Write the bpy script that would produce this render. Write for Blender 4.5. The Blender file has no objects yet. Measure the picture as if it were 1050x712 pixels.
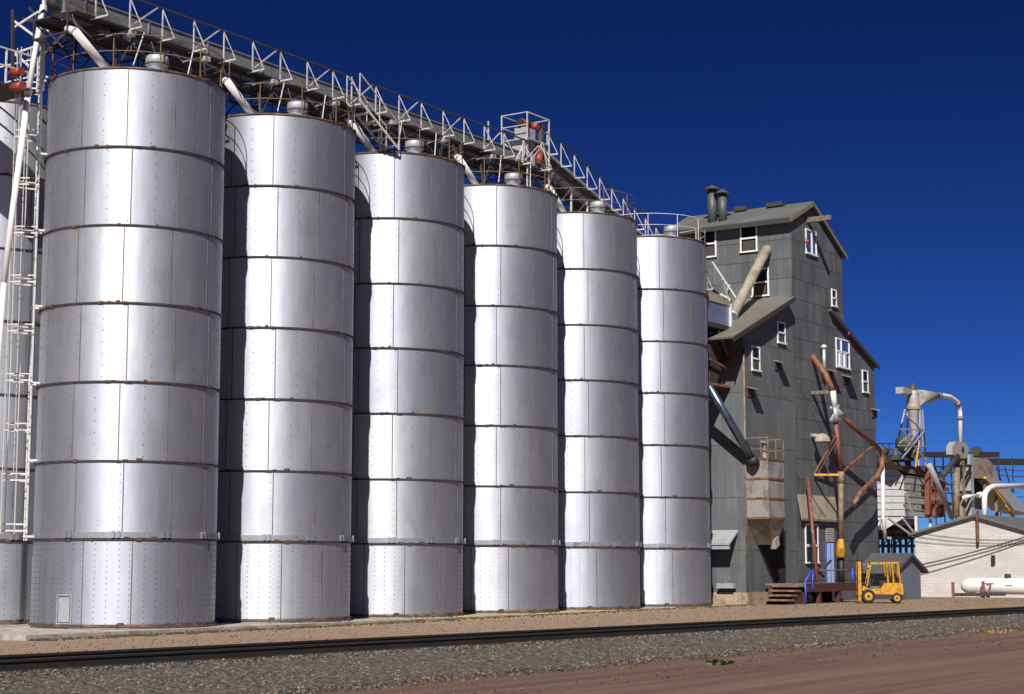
import bpy, math, random
from mathutils import Vector, Matrix
random.seed(7)
PI = math.pi
rad = math.radians
scn = bpy.context.scene
col = scn.collection

# ------------------------------------------------------------------ camera model
FPX, CX, CY, CZ, YAW, PIT = 1806.06, -39.2977, -40.7512, 1.8368, 0.588897, 0.123678
SP, RS, HS = 6.6789, 2.7979, 17.0        # silo spacing, radius, height
CAM = Vector((CX, CY, CZ))
_f = Vector((math.cos(YAW), math.sin(YAW), 0)); _r = Vector((math.sin(YAW), -math.cos(YAW), 0)); _u = Vector((0, 0, 1))
_fw = _f*math.cos(PIT)+_u*math.sin(PIT); _up = -_f*math.sin(PIT)+_u*math.cos(PIT)
def ray(x, y): return _fw*FPX+_r*(x-525)-_up*(y-356)
def on(x, y, ax, v):
    d = ray(x, y); return CAM+d*((v-CAM[ax])/d[ax])
def F(x, y, Y=-2.0): return on(x, y, 1, Y)      # a surveyed point on a wall plane Y = const
def L(x, y, X): return on(x, y, 0, X)           # ... on a plane X = const

# ------------------------------------------------------------------ mesh builder
class MB:
    def __init__(s): s.v = []; s.f = []; s.m = []; s.sm = []
    def add(s, vs, fs, m=0, smooth=False):
        o = len(s.v); s.v += [Vector(v) for v in vs]
        for f in fs: s.f.append([i+o for i in f]); s.m.append(m); s.sm.append(smooth)
    def frame(s, c, ax, ay, az, m=0):
        c = Vector(c); ax, ay, az = Vector(ax), Vector(ay), Vector(az)
        vs = [c+ax*i+ay*j+az*k for k in (-1, 1) for j in (-1, 1) for i in (-1, 1)]
        s.add(vs, [(0, 2, 3, 1), (4, 5, 7, 6), (0, 1, 5, 4), (2, 6, 7, 3), (0, 4, 6, 2), (1, 3, 7, 5)], m)
    def box(s, lo, hi, m=0):
        lo, hi = Vector(lo), Vector(hi); h = (hi-lo)/2
        s.frame((lo+hi)/2, (h.x, 0, 0), (0, h.y, 0), (0, 0, h.z), m)
    def bar(s, p, q, w=.06, h=None, m=0, up=(0, 0, 1)):
        p, q = Vector(p), Vector(q); h = h or w; d = q-p
        if d.length < 1e-6: return
        up = Vector(up); dn = d.normalized()
        if abs(dn.dot(up)) > .98: up = Vector((0, 1, 0))
        a = dn.cross(up).normalized(); b = a.cross(dn)
        s.frame((p+q)/2, d/2, a*w/2, b*h/2, m)
    def tube(s, pts, r, n=12, m=0, cap=True, smooth=True):
        pts = [Vector(p) for p in pts]; rs = r if isinstance(r, (list, tuple)) else [r]*len(pts)
        vs = []; ref = None
        for i, p in enumerate(pts):
            d = (pts[min(i+1, len(pts)-1)]-pts[max(i-1, 0)]).normalized()
            if ref is None:
                ref = d.orthogonal().normalized()
            a = (ref-d*ref.dot(d)).normalized(); b = d.cross(a); ref = a
            for k in range(n):
                t = 2*PI*k/n; vs.append(p+(a*math.cos(t)+b*math.sin(t))*rs[i])
        fs = []
        for i in range(len(pts)-1):
            for k in range(n):
                k2 = (k+1) % n
                fs.append((i*n+k, i*n+k2, (i+1)*n+k2, (i+1)*n+k))
        s.add(vs, fs, m, smooth)
        if cap:
            o = len(s.v)-len(vs)
            s.f.append([o+k for k in range(n)][::-1]); s.m.append(m); s.sm.append(False)
            s.f.append([o+(len(pts)-1)*n+k for k in range(n)]); s.m.append(m); s.sm.append(False)
    def lathe(s, prof, n=48, c=(0, 0, 0), m=0, smooth=True, a0=0):
        c = Vector(c); vs = []
        for (r, z) in prof:
            for k in range(n):
                t = a0+2*PI*k/n; vs.append(c+Vector((r*math.cos(t), r*math.sin(t), z)))
        fs = []
        for i in range(len(prof)-1):
            for k in range(n):
                k2 = (k+1) % n; fs.append((i*n+k, i*n+k2, (i+1)*n+k2, (i+1)*n+k))
        s.add(vs, fs, m, smooth)
    def prism(s, poly, d, m=0):
        """closed polygon (list of points) extruded by vector d"""
        poly = [Vector(p) for p in poly]; d = Vector(d); n = len(poly)
        vs = poly+[p+d for p in poly]
        fs = [tuple(range(n)), tuple(range(2*n-1, n-1, -1))]
        fs += [(i, i+n, (i+1) % n+n, (i+1) % n) for i in range(n)]
        s.add(vs, fs, m)
    def arc(s, c, R, z, a0, a1, r=.02, n=40, seg=6, m=0):
        s.tube([(c[0]+R*math.cos(a0+(a1-a0)*i/n), c[1]+R*math.sin(a0+(a1-a0)*i/n), z) for i in range(n+1)], r, seg, m)
    def build(s, name, mats, parent=None, fixn=True):
        if not isinstance(mats, (list, tuple)): mats = [mats]
        me = bpy.data.meshes.new(name)
        off = Vector((0, 0, 0)) if parent is None else root_loc(parent)
        vs = [v-off for v in s.v]
        me.from_pydata([tuple(v) for v in vs], [], s.f)
        for m in mats: me.materials.append(M[m])
        me.polygons.foreach_set('material_index', s.m)
        me.polygons.foreach_set('use_smooth', s.sm)
        if fixn:
            import bmesh
            bm = bmesh.new(); bm.from_mesh(me); bmesh.ops.recalc_face_normals(bm, faces=bm.faces); bm.to_mesh(me); bm.free()
        me.update()
        o = bpy.data.objects.new(name, me); col.objects.link(o)
        if parent is not None: o.parent = parent
        return o
def root_loc(o):
    l = Vector((0, 0, 0))
    while o is not None: l = l+Vector(o.location); o = o.parent
    return l
def thing(name, label, cat, loc=(0, 0, 0), group=None):
    o = bpy.data.objects.new(name, None); o.empty_display_size = .3; col.objects.link(o); o.location = loc
    o['label'] = label; o['category'] = cat
    if group: o['group'] = group
    return o
def tag(o, label=None, cat=None, group=None, kind=None):
    if label: o['label'] = label
    if cat: o['category'] = cat
    if group: o['group'] = group
    if kind: o['kind'] = kind
    return o

# ------------------------------------------------------------------ materials
M = {}
def newmat(name, base=(.5, .5, .5), rough=.6, metal=0.0, spec=.5):
    m = bpy.data.materials.new(name); m.use_nodes = True
    b = m.node_tree.nodes['Principled BSDF']
    b.inputs['Base Color'].default_value = (*base, 1); b.inputs['Roughness'].default_value = rough
    b.inputs['Metallic'].default_value = metal; b.inputs['Specular IOR Level'].default_value = spec
    M[name] = m
    return m, m.node_tree, b
def N(nt, typ, **kw):
    n = nt.nodes.new(typ)
    for k, v in kw.items():
        if k in n.inputs.keys() if isinstance(k, str) else False: n.inputs[k].default_value = v
        else: setattr(n, k, v)
    return n
def coords(nt, scale=(1, 1, 1), kind='Object', rnd=False):
    tc = nt.nodes.new('ShaderNodeTexCoord'); mp = nt.nodes.new('ShaderNodeMapping'); mp.inputs['Scale'].default_value = scale
    nt.links.new(tc.outputs[kind], mp.inputs['Vector'])
    if rnd:
        oi = nt.nodes.new('ShaderNodeObjectInfo'); mu = nt.nodes.new('ShaderNodeMath'); mu.operation = 'MULTIPLY'; mu.inputs[1].default_value = 57
        cb = nt.nodes.new('ShaderNodeCombineXYZ'); nt.links.new(oi.outputs['Random'], mu.inputs[0])
        for i in range(3): nt.links.new(mu.outputs[0], cb.inputs[i])
        nt.links.new(cb.outputs[0], mp.inputs['Location'])
    return mp.outputs[0]
def noise(nt, vec, scale=1, detail=4, rough=.55, dist=0):
    n = nt.nodes.new('ShaderNodeTexNoise'); n.inputs['Scale'].default_value = scale; n.inputs['Detail'].default_value = detail
    n.inputs['Roughness'].default_value = rough; n.inputs['Distortion'].default_value = dist
    nt.links.new(vec, n.inputs['Vector']); return n.outputs['Fac']
def ramp(nt, fac, stops):
    r = nt.nodes.new('ShaderNodeValToRGB'); e = r.color_ramp.elements
    while len(e) < len(stops): e.new(.5)
    for i, (p, c) in enumerate(stops):
        e[i].position = p; e[i].color = (*c, 1) if len(c) == 3 else c
    nt.links.new(fac, r.inputs[0]); return r.outputs[0]
def mix(nt, fac, a, b, mode='MIX'):
    n = nt.nodes.new('ShaderNodeMix'); n.data_type = 'RGBA'; n.blend_type = mode
    for inp, v in ((n.inputs[0], fac), (n.inputs[6], a), (n.inputs[7], b)):
        if isinstance(v, (int, float)): inp.default_value = v
        elif isinstance(v, tuple): inp.default_value = (*v, 1)
        else: nt.links.new(v, inp)
    return n.outputs[2]
def bump(nt, b, h, strength=.3, dist=.02, prev=None):
    n = nt.nodes.new('ShaderNodeBump'); n.inputs['Strength'].default_value = strength; n.inputs['Distance'].default_value = dist
    nt.links.new(h, n.inputs['Height'])
    if prev is not None: nt.links.new(prev, n.inputs['Normal'])
    nt.links.new(n.outputs[0], b.inputs['Normal']); return n.outputs[0]
def g3(v): return (v, v, v)

def mat_silo():
    m, nt, b = newmat('galvanized', (.5, .5, .52), .60, .91)
    b.inputs['Anisotropic'].default_value = .46; b.inputs['Anisotropic Rotation'].default_value = .25
    tg = nt.nodes.new('ShaderNodeTangent'); tg.direction_type = 'RADIAL'; tg.axis = 'Z'; nt.links.new(tg.outputs[0], b.inputs['Tangent'])
    v = coords(nt, (1, 1, .16), rnd=True)
    n1 = noise(nt, v, 2.2, 5, .6); n2 = noise(nt, coords(nt, (1, 1, .05), rnd=True), 9, 4, .6)
    n3 = noise(nt, coords(nt, (1, 1, .5), rnd=True), .9, 3)
    c1 = ramp(nt, n1, [(.3, (.53, .55, .59)), (.7, (.61, .63, .665))])
    c2 = mix(nt, .16, c1, ramp(nt, n2, [(.35, (.38, .395, .44)), (.62, (.53, .545, .60))]), 'MIX')
    oi = nt.nodes.new('ShaderNodeObjectInfo')
    tint = ramp(nt, oi.outputs['Random'], [(0, (.80, .81, .85)), (1, (1, 1, 1))])
    c3 = mix(nt, 1, c2, tint, 'MULTIPLY')
    # sparse rust streaks
    st = noise(nt, coords(nt, (1, 1, .035), rnd=True), 5.5, 6, .65)
    c4 = mix(nt, ramp(nt, st, [(.66, g3(0)), (.78, g3(.55))]), c3, (.24, .17, .12))
    pt = noise(nt, coords(nt, (1, 1, .7), rnd=True), 1.7, 6, .62, .6)
    c4 = mix(nt, ramp(nt, pt, [(.5, g3(0)), (.70, g3(.28))]), c4, (.36, .365, .39))
    nt.links.new(c4, b.inputs['Base Color'])
    nt.links.new(ramp(nt, n3, [(.3, g3(.58)), (.7, g3(.66))]), b.inputs['Roughness'])
    bump(nt, b, noise(nt, coords(nt, (1, 1, .45), rnd=True), 1.1, 2, .5), .3, .05)
mat_silo()
def rusty(name, base, rust, lo, hi, rough=.7, metal=0., scale=3, stretch=(1, 1, 1)):
    m, nt, b = newmat(name, base, rough, metal)
    n = noise(nt, coords(nt, stretch, rnd=True), scale, 7, .65)
    c = mix(nt, ramp(nt, n, [(lo, g3(0)), (hi, g3(1))]), base, rust)
    n2 = noise(nt, coords(nt), scale*6, 3)
    c = mix(nt, .35, c, ramp(nt, n2, [(.3, g3(.25)), (.7, g3(.75))]), 'OVERLAY')
    nt.links.new(c, b.inputs['Base Color'])
    bump(nt, b, n2, .25, .01)
rusty('seam', (.20, .18, .15), (.13, .085, .045), .45, .65, .6, .4, 4, (1, 1, .4))
rusty('flange', (.045, .038, .034), (.10, .045, .02), .50, .62, .7, .3, 2.2, (1, 1, .2))
rusty('flake_rust', (.045, .025, .016), (.13, .06, .028), .45, .6, .9, 0, 6)
rusty('rim_rust', (.075, .05, .032), (.24, .12, .035), .46, .62, .8, .1, 2.5)
rusty('band_metal', (.33, .34, .37), (.20, .12, .08), .60, .72, .55, .75, 2.5)
rusty('bolt', (.14, .14, .14), (.07, .045, .03), .45, .6, .4, .8, 3)
rusty('white_steel', (.60, .58, .55), (.30, .18, .10), .58, .70, .5, 0, 3)
rusty('rail_orange', (.21, .155, .095), (.16, .09, .04), .4, .6, .7, .1, 4)
rusty('trough', (.24, .25, .26), (.12, .10, .09), .52, .66, .55, .45, 1.1, (.5, 1, 2))
rusty('rail_steel', (.014, .012, .011), (.03, .018, .012), .5, .68, .8, .0, 2)
rusty('dark_steel', (.045, .042, .042), (.07, .04, .025), .5, .65, .7, .2, 2)
rusty('dark_rail_top', (.05, .042, .036), (.10, .055, .03), .5, .65, .7, .2, 3)
rusty('grey_metal', (.42, .43, .44), (.27, .20, .14), .60, .72, .5, .35, 2)
rusty('tan_metal', (.33, .29, .22), (.22, .17, .11), .45, .65, .7, 0, 1.5)
rusty('worn_white', (.46, .45, .43), (.26, .17, .11), .52, .66, .55, 0, 4)
rusty('hood_metal', (.20, .185, .15), (.13, .10, .07), .45, .62, .7, .1, 2)
rusty('red_pipe', (.17, .05, .032), (.26, .14, .085), .55, .68, .55, 0, 3)
rusty('orange_pipe', (.24, .10, .045), (.09, .04, .025), .45, .6, .6, 0, 3)
rusty('tan_pipe', (.24, .18, .11), (.14, .08, .05), .45, .62, .7, 0, 3)
rusty('rust_roof', (.16, .085, .055), (.23, .20, .18), .5, .64, .8, 0, 1.2)
rusty('rust_tank', (.29, .24, .19), (.15, .085, .05), .5, .66, .75, .1, 1.4)
rusty('dock_red', (.085, .024, .020), (.03, .018, .015), .5, .65, .7, 0, 2)
rusty('fork_yellow', (.52, .26, .006), (.16, .075, .015), .48, .70, .55, 0, 4)
rusty('fork_dark', (.030, .026, .024), (.05, .03, .02), .5, .65, .6, .2, 4)
rusty('yellow_cone', (.60, .30, .02), (.30, .13, .02), .5, .65, .6, 0, 4)
rusty('white_paint', (.70, .68, .64), (.45, .38, .30), .68, .76, .5, 0, 2)
rusty('bin_metal', (.60, .59, .60), (.36, .24, .15), .60, .72, .5, .35, 2.2, (1, 1, .6))
rusty('wood_step', (.24, .15, .085), (.12, .07, .04), .4, .6, .8, 0, 4, (.3, 1, 1))
rusty('wood_beam', (.22, .18, .12), (.12, .09, .06), .4, .6, .8, 0, 4)
rusty('concrete', (.40, .36, .30), (.24, .19, .14), .45, .62, .9, 0, 1.6, (1, 1, .25))
rusty('concrete_tan', (.36, .28, .19), (.22, .15, .09), .45, .6, .9, 0, 1.2)
rusty('blue_paint', (.03, .09, .55), (.03, .05, .2), .65, .75, .45, 0, 3)
rusty('door_blue', (.42, .54, .76), (.30, .38, .52), .6, .7, .5, 0, 3)
rusty('red_motor', (.27, .045, .022), (.12, .03, .02), .55, .7, .5, 0, 5)
rusty('chimney_metal', (.085, .095, .095), (.13, .09, .06), .55, .7, .55, .3, 3)
rusty('cyclone_metal', (.40, .37, .33), (.25, .19, .13), .55, .7, .6, .25, 2)
rusty('green_machine', (.05, .06, .045), (.09, .055, .03), .5, .65, .6, .1, 2)
rusty('blue_pipe', (.16, .20, .26), (.10, .11, .13), .5, .65, .28, .8, 2)
rusty('bin_panel', (.36, .345, .32), (.22, .16, .11), .46, .66, .5, .3, 1.6, (1, 1, .5))
rusty('silver_sheet', (.42, .42, .43), (.26, .20, .15), .60, .72, .45, .15, 1.2)
rusty('box_metal', (.34, .40, .52), (.24, .26, .32), .5, .66, .42, .75, 1.5)
newmat('tyre', (.018, .017, .016), .85)
newmat('black_hose', (.012, .012, .013), .6)
newmat('glass', (.010, .011, .013), .12, 0, .25)
newmat('glass_sky', (.35, .42, .55), .12, .85)
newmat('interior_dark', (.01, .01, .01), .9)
newmat('curtain', (.055, .048, .04), .9)
newmat('seat_black', (.02, .02, .02), .6)
newmat('red_mark', (.5, .06, .04), .6)
newmat('brick_pale', (.42, .38, .33), .85)
newmat('wire', (.03, .02, .015), .6)
def mat_sheet(name, c0, c1, seam, stain, rib=42., row=2.2, colw=.82, metal=.15, rough=.6, sheetvar=.55):
    """corrugated sheet metal: u runs along the wall (x+y), v up"""
    m, nt, b = newmat(name, c0, rough, metal)
    tc = nt.nodes.new('ShaderNodeTexCoord'); sx = nt.nodes.new('ShaderNodeSeparateXYZ'); nt.links.new(tc.outputs['Object'], sx.inputs[0])
    ad = nt.nodes.new('ShaderNodeMath'); ad.operation = 'ADD'; nt.links.new(sx.outputs[0], ad.inputs[0]); nt.links.new(sx.outputs[1], ad.inputs[1])
    cb = nt.nodes.new('ShaderNodeCombineXYZ'); nt.links.new(ad.outputs[0], cb.inputs[0]); nt.links.new(sx.outputs[2], cb.inputs[1])
    br = nt.nodes.new('ShaderNodeTexBrick'); nt.links.new(cb.outputs[0], br.inputs['Vector'])
    br.offset = .5; br.inputs['Color1'].default_value = (0, 0, 0, 1); br.inputs['Color2'].default_value = (1, 1, 1, 1); br.inputs['Mortar'].default_value = (.5, .5, .5, 1)
    br.inputs['Scale'].default_value = 1; br.inputs['Mortar Size'].default_value = .026; br.inputs['Mortar Smooth'].default_value = .3
    br.inputs['Brick Width'].default_value = colw; br.inputs['Row Height'].default_value = row; br.inputs['Bias'].default_value = 0
    hb_ = nt.nodes.new('ShaderNodeTexBrick'); nt.links.new(cb.outputs[0], hb_.inputs['Vector']); hb_.offset = 0
    hb_.inputs['Scale'].default_value = 1; hb_.inputs['Mortar Size'].default_value = .022; hb_.inputs['Mortar Smooth'].default_value = .4
    hb_.inputs['Brick Width'].default_value = 400; hb_.inputs['Row Height'].default_value = row
    pan = mix(nt, br.outputs['Color'], c0, c1)
    pan = mix(nt, sheetvar, c0, pan)
    mp = nt.nodes.new('ShaderNodeMapping'); mp.inputs['Scale'].default_value = (1, .12, 1); nt.links.new(cb.outputs[0], mp.inputs['Vector'])
    n1 = noise(nt, mp.outputs[0], 2.3, 7, .68); n0 = noise(nt, cb.outputs[0], .45, 5, .6)
    c = mix(nt, ramp(nt, n1, [(.46, g3(0)), (.72, g3(.75))]), pan, stain)
    c = mix(nt, ramp(nt, n0, [(.35, g3(0)), (.68, g3(.45))]), c, (c0[0]*.55, c0[1]*.55, c0[2]*.52))
    vm = nt.nodes.new('ShaderNodeMath'); vm.operation = 'MULTIPLY'; vm.inputs[1].default_value = .3; nt.links.new(br.outputs['Fac'], vm.inputs[0])
    c = mix(nt, vm.outputs[0], c, seam); hm = nt.nodes.new('ShaderNodeMath'); hm.operation = 'MULTIPLY'; hm.inputs[1].default_value = .85
    nt.links.new(hb_.outputs['Fac'], hm.inputs[0]); c = mix(nt, hm.outputs[0], c, seam)
    nt.links.new(c, b.inputs['Base Color'])
    wv = nt.nodes.new('ShaderNodeMath'); wv.operation = 'MULTIPLY'; wv.inputs[1].default_value = rib; nt.links.new(ad.outputs[0], wv.inputs[0])
    sn = nt.nodes.new('ShaderNodeMath'); sn.operation = 'SINE'; nt.links.new(wv.outputs[0], sn.inputs[0])
    p = bump(nt, b, sn.outputs[0], .22, .012)
    bump(nt, b, n0, .35, .04, p)
    return nt, b, c, cb
nt, b, c, cb = mat_sheet('mill_sheet', (.092, .098, .102), (.170, .177, .182), (.028, .027, .027), (.215, .213, .205), row=1.06, colw=.84, sheetvar=.6)
# the pale streak washed down the wall below the hoist door
mp = nt.nodes.new('ShaderNodeSeparateXYZ'); nt.links.new(cb.outputs[0], mp.inputs[0])
def band(nt, x, lo, hi, s):
    mr = nt.nodes.new('ShaderNodeMapRange'); mr.interpolation_type = 'SMOOTHSTEP'
    mr.inputs['From Min'].default_value = lo-s; mr.inputs['From Max'].default_value = lo+s; nt.links.new(x, mr.inputs[0])
    mr2 = nt.nodes.new('ShaderNodeMapRange'); mr2.interpolation_type = 'SMOOTHSTEP'; mr2.inputs['To Min'].default_value = 1; mr2.inputs['To Max'].default_value = 0
    mr2.inputs['From Min'].default_value = hi-s; mr2.inputs['From Max'].default_value = hi+s; nt.links.new(x, mr2.inputs[0])
    mu = nt.nodes.new('ShaderNodeMath'); mu.operation = 'MULTIPLY'; nt.links.new(mr.outputs[0], mu.inputs[0]); nt.links.new(mr2.outputs[0], mu.inputs[1])
    return mu.outputs[0]
STREAK = band(nt, mp.outputs[0], 45.1, 47.2, .45)
stn = ramp(nt, noise(nt, coords(nt, (1.2, 1.2, .05)), 2.5, 5), [(.35, g3(.15)), (.65, g3(.8))])
mu = nt.nodes.new('ShaderNodeMath'); mu.operation = 'MULTIPLY'; nt.links.new(STREAK, mu.inputs[0]); nt.links.new(stn, mu.inputs[1])
zb = band(nt, mp.outputs[1], 1.5, 16.3, .8)
mu2 = nt.nodes.new('ShaderNodeMath'); mu2.operation = 'MULTIPLY'; nt.links.new(mu.outputs[0], mu2.inputs[0]); nt.links.new(zb, mu2.inputs[1])
nt.links.new(mix(nt, mu2.outputs[0], c, (.30, .30, .285)), b.inputs['Base Color'])
mat_sheet('lean_sheet', (.115, .126, .132), (.185, .198, .204), (.05, .048, .046), (.22, .22, .21), row=2.6)
mat_sheet('shed_sheet', (.16, .195, .235), (.20, .235, .27), (.06, .07, .08), (.15, .165, .18), row=6, colw=.6)
mat_sheet('roof_sheet', (.125, .13, .13), (.18, .18, .172), (.07, .065, .06), (.21, .20, .175), rib=36, row=2.4, colw=.8)
mat_sheet('tan_roof', (.185, .172, .135), (.245, .225, .175), (.11, .10, .08), (.15, .13, .095), rib=36, row=3, colw=.8)
mat_sheet('dark_roof', (.085, .085, .088), (.12, .12, .12), (.05, .05, .05), (.14, .135, .125), rib=36, row=3, colw=.8)
def mat_block():
    m, nt, b = newmat('block_wall', (.7, .66, .62), .85)
    tc = nt.nodes.new('ShaderNodeTexCoord'); sx = nt.nodes.new('ShaderNodeSeparateXYZ'); nt.links.new(tc.outputs['Object'], sx.inputs[0])
    cb = nt.nodes.new('ShaderNodeCombineXYZ'); ad = nt.nodes.new('ShaderNodeMath'); ad.operation = 'ADD'
    nt.links.new(sx.outputs[0], ad.inputs[0]); nt.links.new(sx.outputs[1], ad.inputs[1]); nt.links.new(ad.outputs[0], cb.inputs[0]); nt.links.new(sx.outputs[2], cb.inputs[1])
    br = nt.nodes.new('ShaderNodeTexBrick'); nt.links.new(cb.outputs[0], br.inputs['Vector'])
    br.inputs['Color1'].default_value = (.52, .495, .47, 1); br.inputs['Color2'].default_value = (.56, .535, .505, 1); br.inputs['Mortar'].default_value = (.43, .385, .36, 1)
    br.inputs['Scale'].default_value = 1; br.inputs['Brick Width'].default_value = .8; br.inputs['Row Height'].default_value = .2; br.inputs['Mortar Size'].default_value = .012
    n = noise(nt, coords(nt, (.35, .35, 1.3)), 1.4, 6, .65)
    c = mix(nt, ramp(nt, n, [(.42, g3(0)), (.75, g3(.8))]), br.outputs['Color'], (.40, .35, .32))
    nt.links.new(c, b.inputs['Base Color']); bump(nt, b, br.outputs['Fac'], .3, -.01)
mat_block()
def mat_ground():
    m, nt, b = newmat('dirt', (.2, .12, .08), .95)
    v = coords(nt)
    n1 = noise(nt, v, .25, 6, .6); n2 = noise(nt, v, 2.2, 8, .7); n3 = noise(nt, v, 14, 5, .7)
    c = ramp(nt, n1, [(.3, (.25, .165, .108)), (.7, (.32, .222, .15))])
    c = mix(nt, .55, c, ramp(nt, n2, [(.3, (.14, .088, .055)), (.7, (.34, .23, .15))]))
    c = mix(nt, .5, c, ramp(nt, n3, [(.3, g3(.22)), (.7, g3(.72))]), 'OVERLAY')
    # roadside dirt in front of the track is a redder, darker soil
    sx = nt.nodes.new('ShaderNodeSeparateXYZ'); nt.links.new(v, sx.inputs[0])
    mr = nt.nodes.new('ShaderNodeMapRange'); mr.inputs['From Min'].default_value = -18.5; mr.inputs['From Max'].default_value = -20.5
    nt.links.new(sx.outputs[1], mr.inputs[0])
    str_ = noise(nt, coords(nt, (.06, 1.5, 1)), 1.3, 6, .6)
    road = ramp(nt, str_, [(.32, (.095, .048, .030)), (.68, (.185, .105, .070))])
    road = mix(nt, .6, road, ramp(nt, n3, [(.3, g3(.2)), (.72, g3(.72))]), 'OVERLAY')
    c = mix(nt, mr.outputs[0], c, road)
    nt.links.new(c, b.inputs['Base Color'])
    p = bump(nt, b, n2, .6, .06); bump(nt, b, n3, .6, .02, p)
mat_ground()
def mat_ballast():
    m, nt, b = newmat('ballast', (.12, .11, .10), .95)
    v = coords(nt)
    vo = nt.nodes.new('ShaderNodeTexVoronoi'); vo.inputs['Scale'].default_value = 15; nt.links.new(v, vo.inputs['Vector'])
    sx = nt.nodes.new('ShaderNodeSeparateColor'); nt.links.new(vo.outputs['Color'], sx.inputs[0])
    c = ramp(nt, sx.outputs[0], [(0, (.022, .018, .014)), (.45, (.065, .054, .042)), (.8, (.13, .11, .085)), (1, (.24, .195, .145))])
    n = noise(nt, v, .6, 5)
    c = mix(nt, ramp(nt, n, [(.5, g3(0)), (.75, g3(.5))]), c, (.12, .075, .05))
    nt.links.new(c, b.inputs['Base Color'])
    bump(nt, b, vo.outputs['Distance'], .9, -.06)
mat_ballast()
def mat_stone():
    m, nt, b = newmat('stones', (.15, .14, .13), .9)
    oi = nt.nodes.new('ShaderNodeNewGeometry')
    c = ramp(nt, oi.outputs['Random Per Island'], [(0, (.022, .019, .016)), (.35, (.062, .052, .041)), (.75, (.125, .106, .083)), (.92, (.23, .19, .145)), (.97, (.20, .10, .045)), (1, (.34, .29, .22))])
    nt.links.new(c, b.inputs['Base Color'])
mat_stone()
newmat('weed_leaf', (.055, .085, .02), .7)
newmat('dry_grass', (.42, .29, .08), .8)
newmat('grain', (.42, .29, .09), .9)
rusty('debris', (.05, .035, .022), (.20, .13, .07), .5, .6, .9, 0, 2)

# ------------------------------------------------------------------ terrain
def lerp(a, b, t): return a+(b-a)*t
def piece(x, pts):
    if x <= pts[0][0]: return pts[0][1]
    for (a, va), (b_, vb) in zip(pts, pts[1:]):
        if x <= b_: return lerp(va, vb, (x-a)/(b_-a))
    return pts[-1][1]
RA, RB = on(13, 676.5, 2, .17), on(1036, 625.0, 2, .04)
rdir = (RB-RA); rslope = rdir.z/rdir.x
def rail_y(x): return RA.y+(x-RA.x)*rdir.y/rdir.x
def rail_z(x): return max(-.35, min(.35, RA.z+(x-RA.x)*rslope))
def yard(x): return piece(x, [(-5, -.16), (10, -.12), (30, -.03), (62, 0), (80, -.28), (140, -.3)])
ROADZ = -.26
def ground_z(x, y):
    yr = rail_y(x); d = y-yr        # near rail at d = 0, far rail at d = 1.5
    rz = rail_z(x)-.235
    if d > 2.4:
        t = min(1, (d-2.4)/2.5); t = t*t*(3-2*t); z = lerp(rz, yard(x), t)
    elif d > -.6: z = rz
    else:
        t = min(1, (-.6-d)/max(1.5, yr+21.6-1.6)); z = lerp(rz, ROADZ, t)
    far = max(0, min(1, (math.hypot(x-20, y)-150)/200))
    return lerp(z, -.6, far)
def axis(a, b_, step, lo, hi):
    vals = [a+i*step for i in range(int(round((b_-a)/step))+1)]
    s = step; v = b_
    while v < hi: s *= 1.5; v += s; vals.append(min(v, hi))
    s = step; v = a; pre = []
    while v > lo: s *= 1.5; v -= s; pre.append(max(v, lo))
    return pre[::-1]+vals
def sheet(name, xs, ys, zf, mat):
    vs = [(x, y, zf(x, y)) for y in ys for x in xs]; n = len(xs)
    fs = [(j*n+i, j*n+i+1, (j+1)*n+i+1, (j+1)*n+i) for j in range(len(ys)-1) for i in range(n-1)]
    mb = MB(); mb.add(vs, fs, 0, True); return mb.build(name, mat, fixn=False)
def rut(x, y):
    return .018*math.sin(y*2.1+.4*math.sin(x*.13))*math.exp(-((y+25)/5)**2)
tag(sheet('ground', axis(-30, 70, 1.0, -2500, 3000), axis(-34, 2, .4, -2500, 3000), lambda x, y: ground_z(x, y)+rut(x, y), 'dirt'), kind='structure')
# ballast shoulder
vs = []; fs = []; xs = [-34+i*.5 for i in range(250)]
offs = [-5.1, -4.4, -3.6, -2.8, -2, -1.2, -.6, 0, .6, 1.5, 2.1]
for x in xs:
    e = max(.5, (rail_y(x)+21.6)/5.1)
    for k, o in enumerate(offs):
        oo = o*e if o < -.6 else o
        if k == 0: oo += .35*math.sin(x*.9)+.25*math.sin(x*2.3+1)
        y = rail_y(x)+oo
        lift = (-.005 if o > -.9 else .05)+random.uniform(-.012, .02)
        if k == 0: lift = -.03
        vs.append((x, y, ground_z(x, y)+lift))
n = len(offs)
fs = [(i*n+k, (i+1)*n+k, (i+1)*n+k+1, i*n+k+1) for i in range(len(xs)-1) for k in range(n-1)]
mb = MB(); mb.add(vs, fs, 0, True)
tag(mb.build('ballast_bed', 'ballast'), kind='structure')
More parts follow.
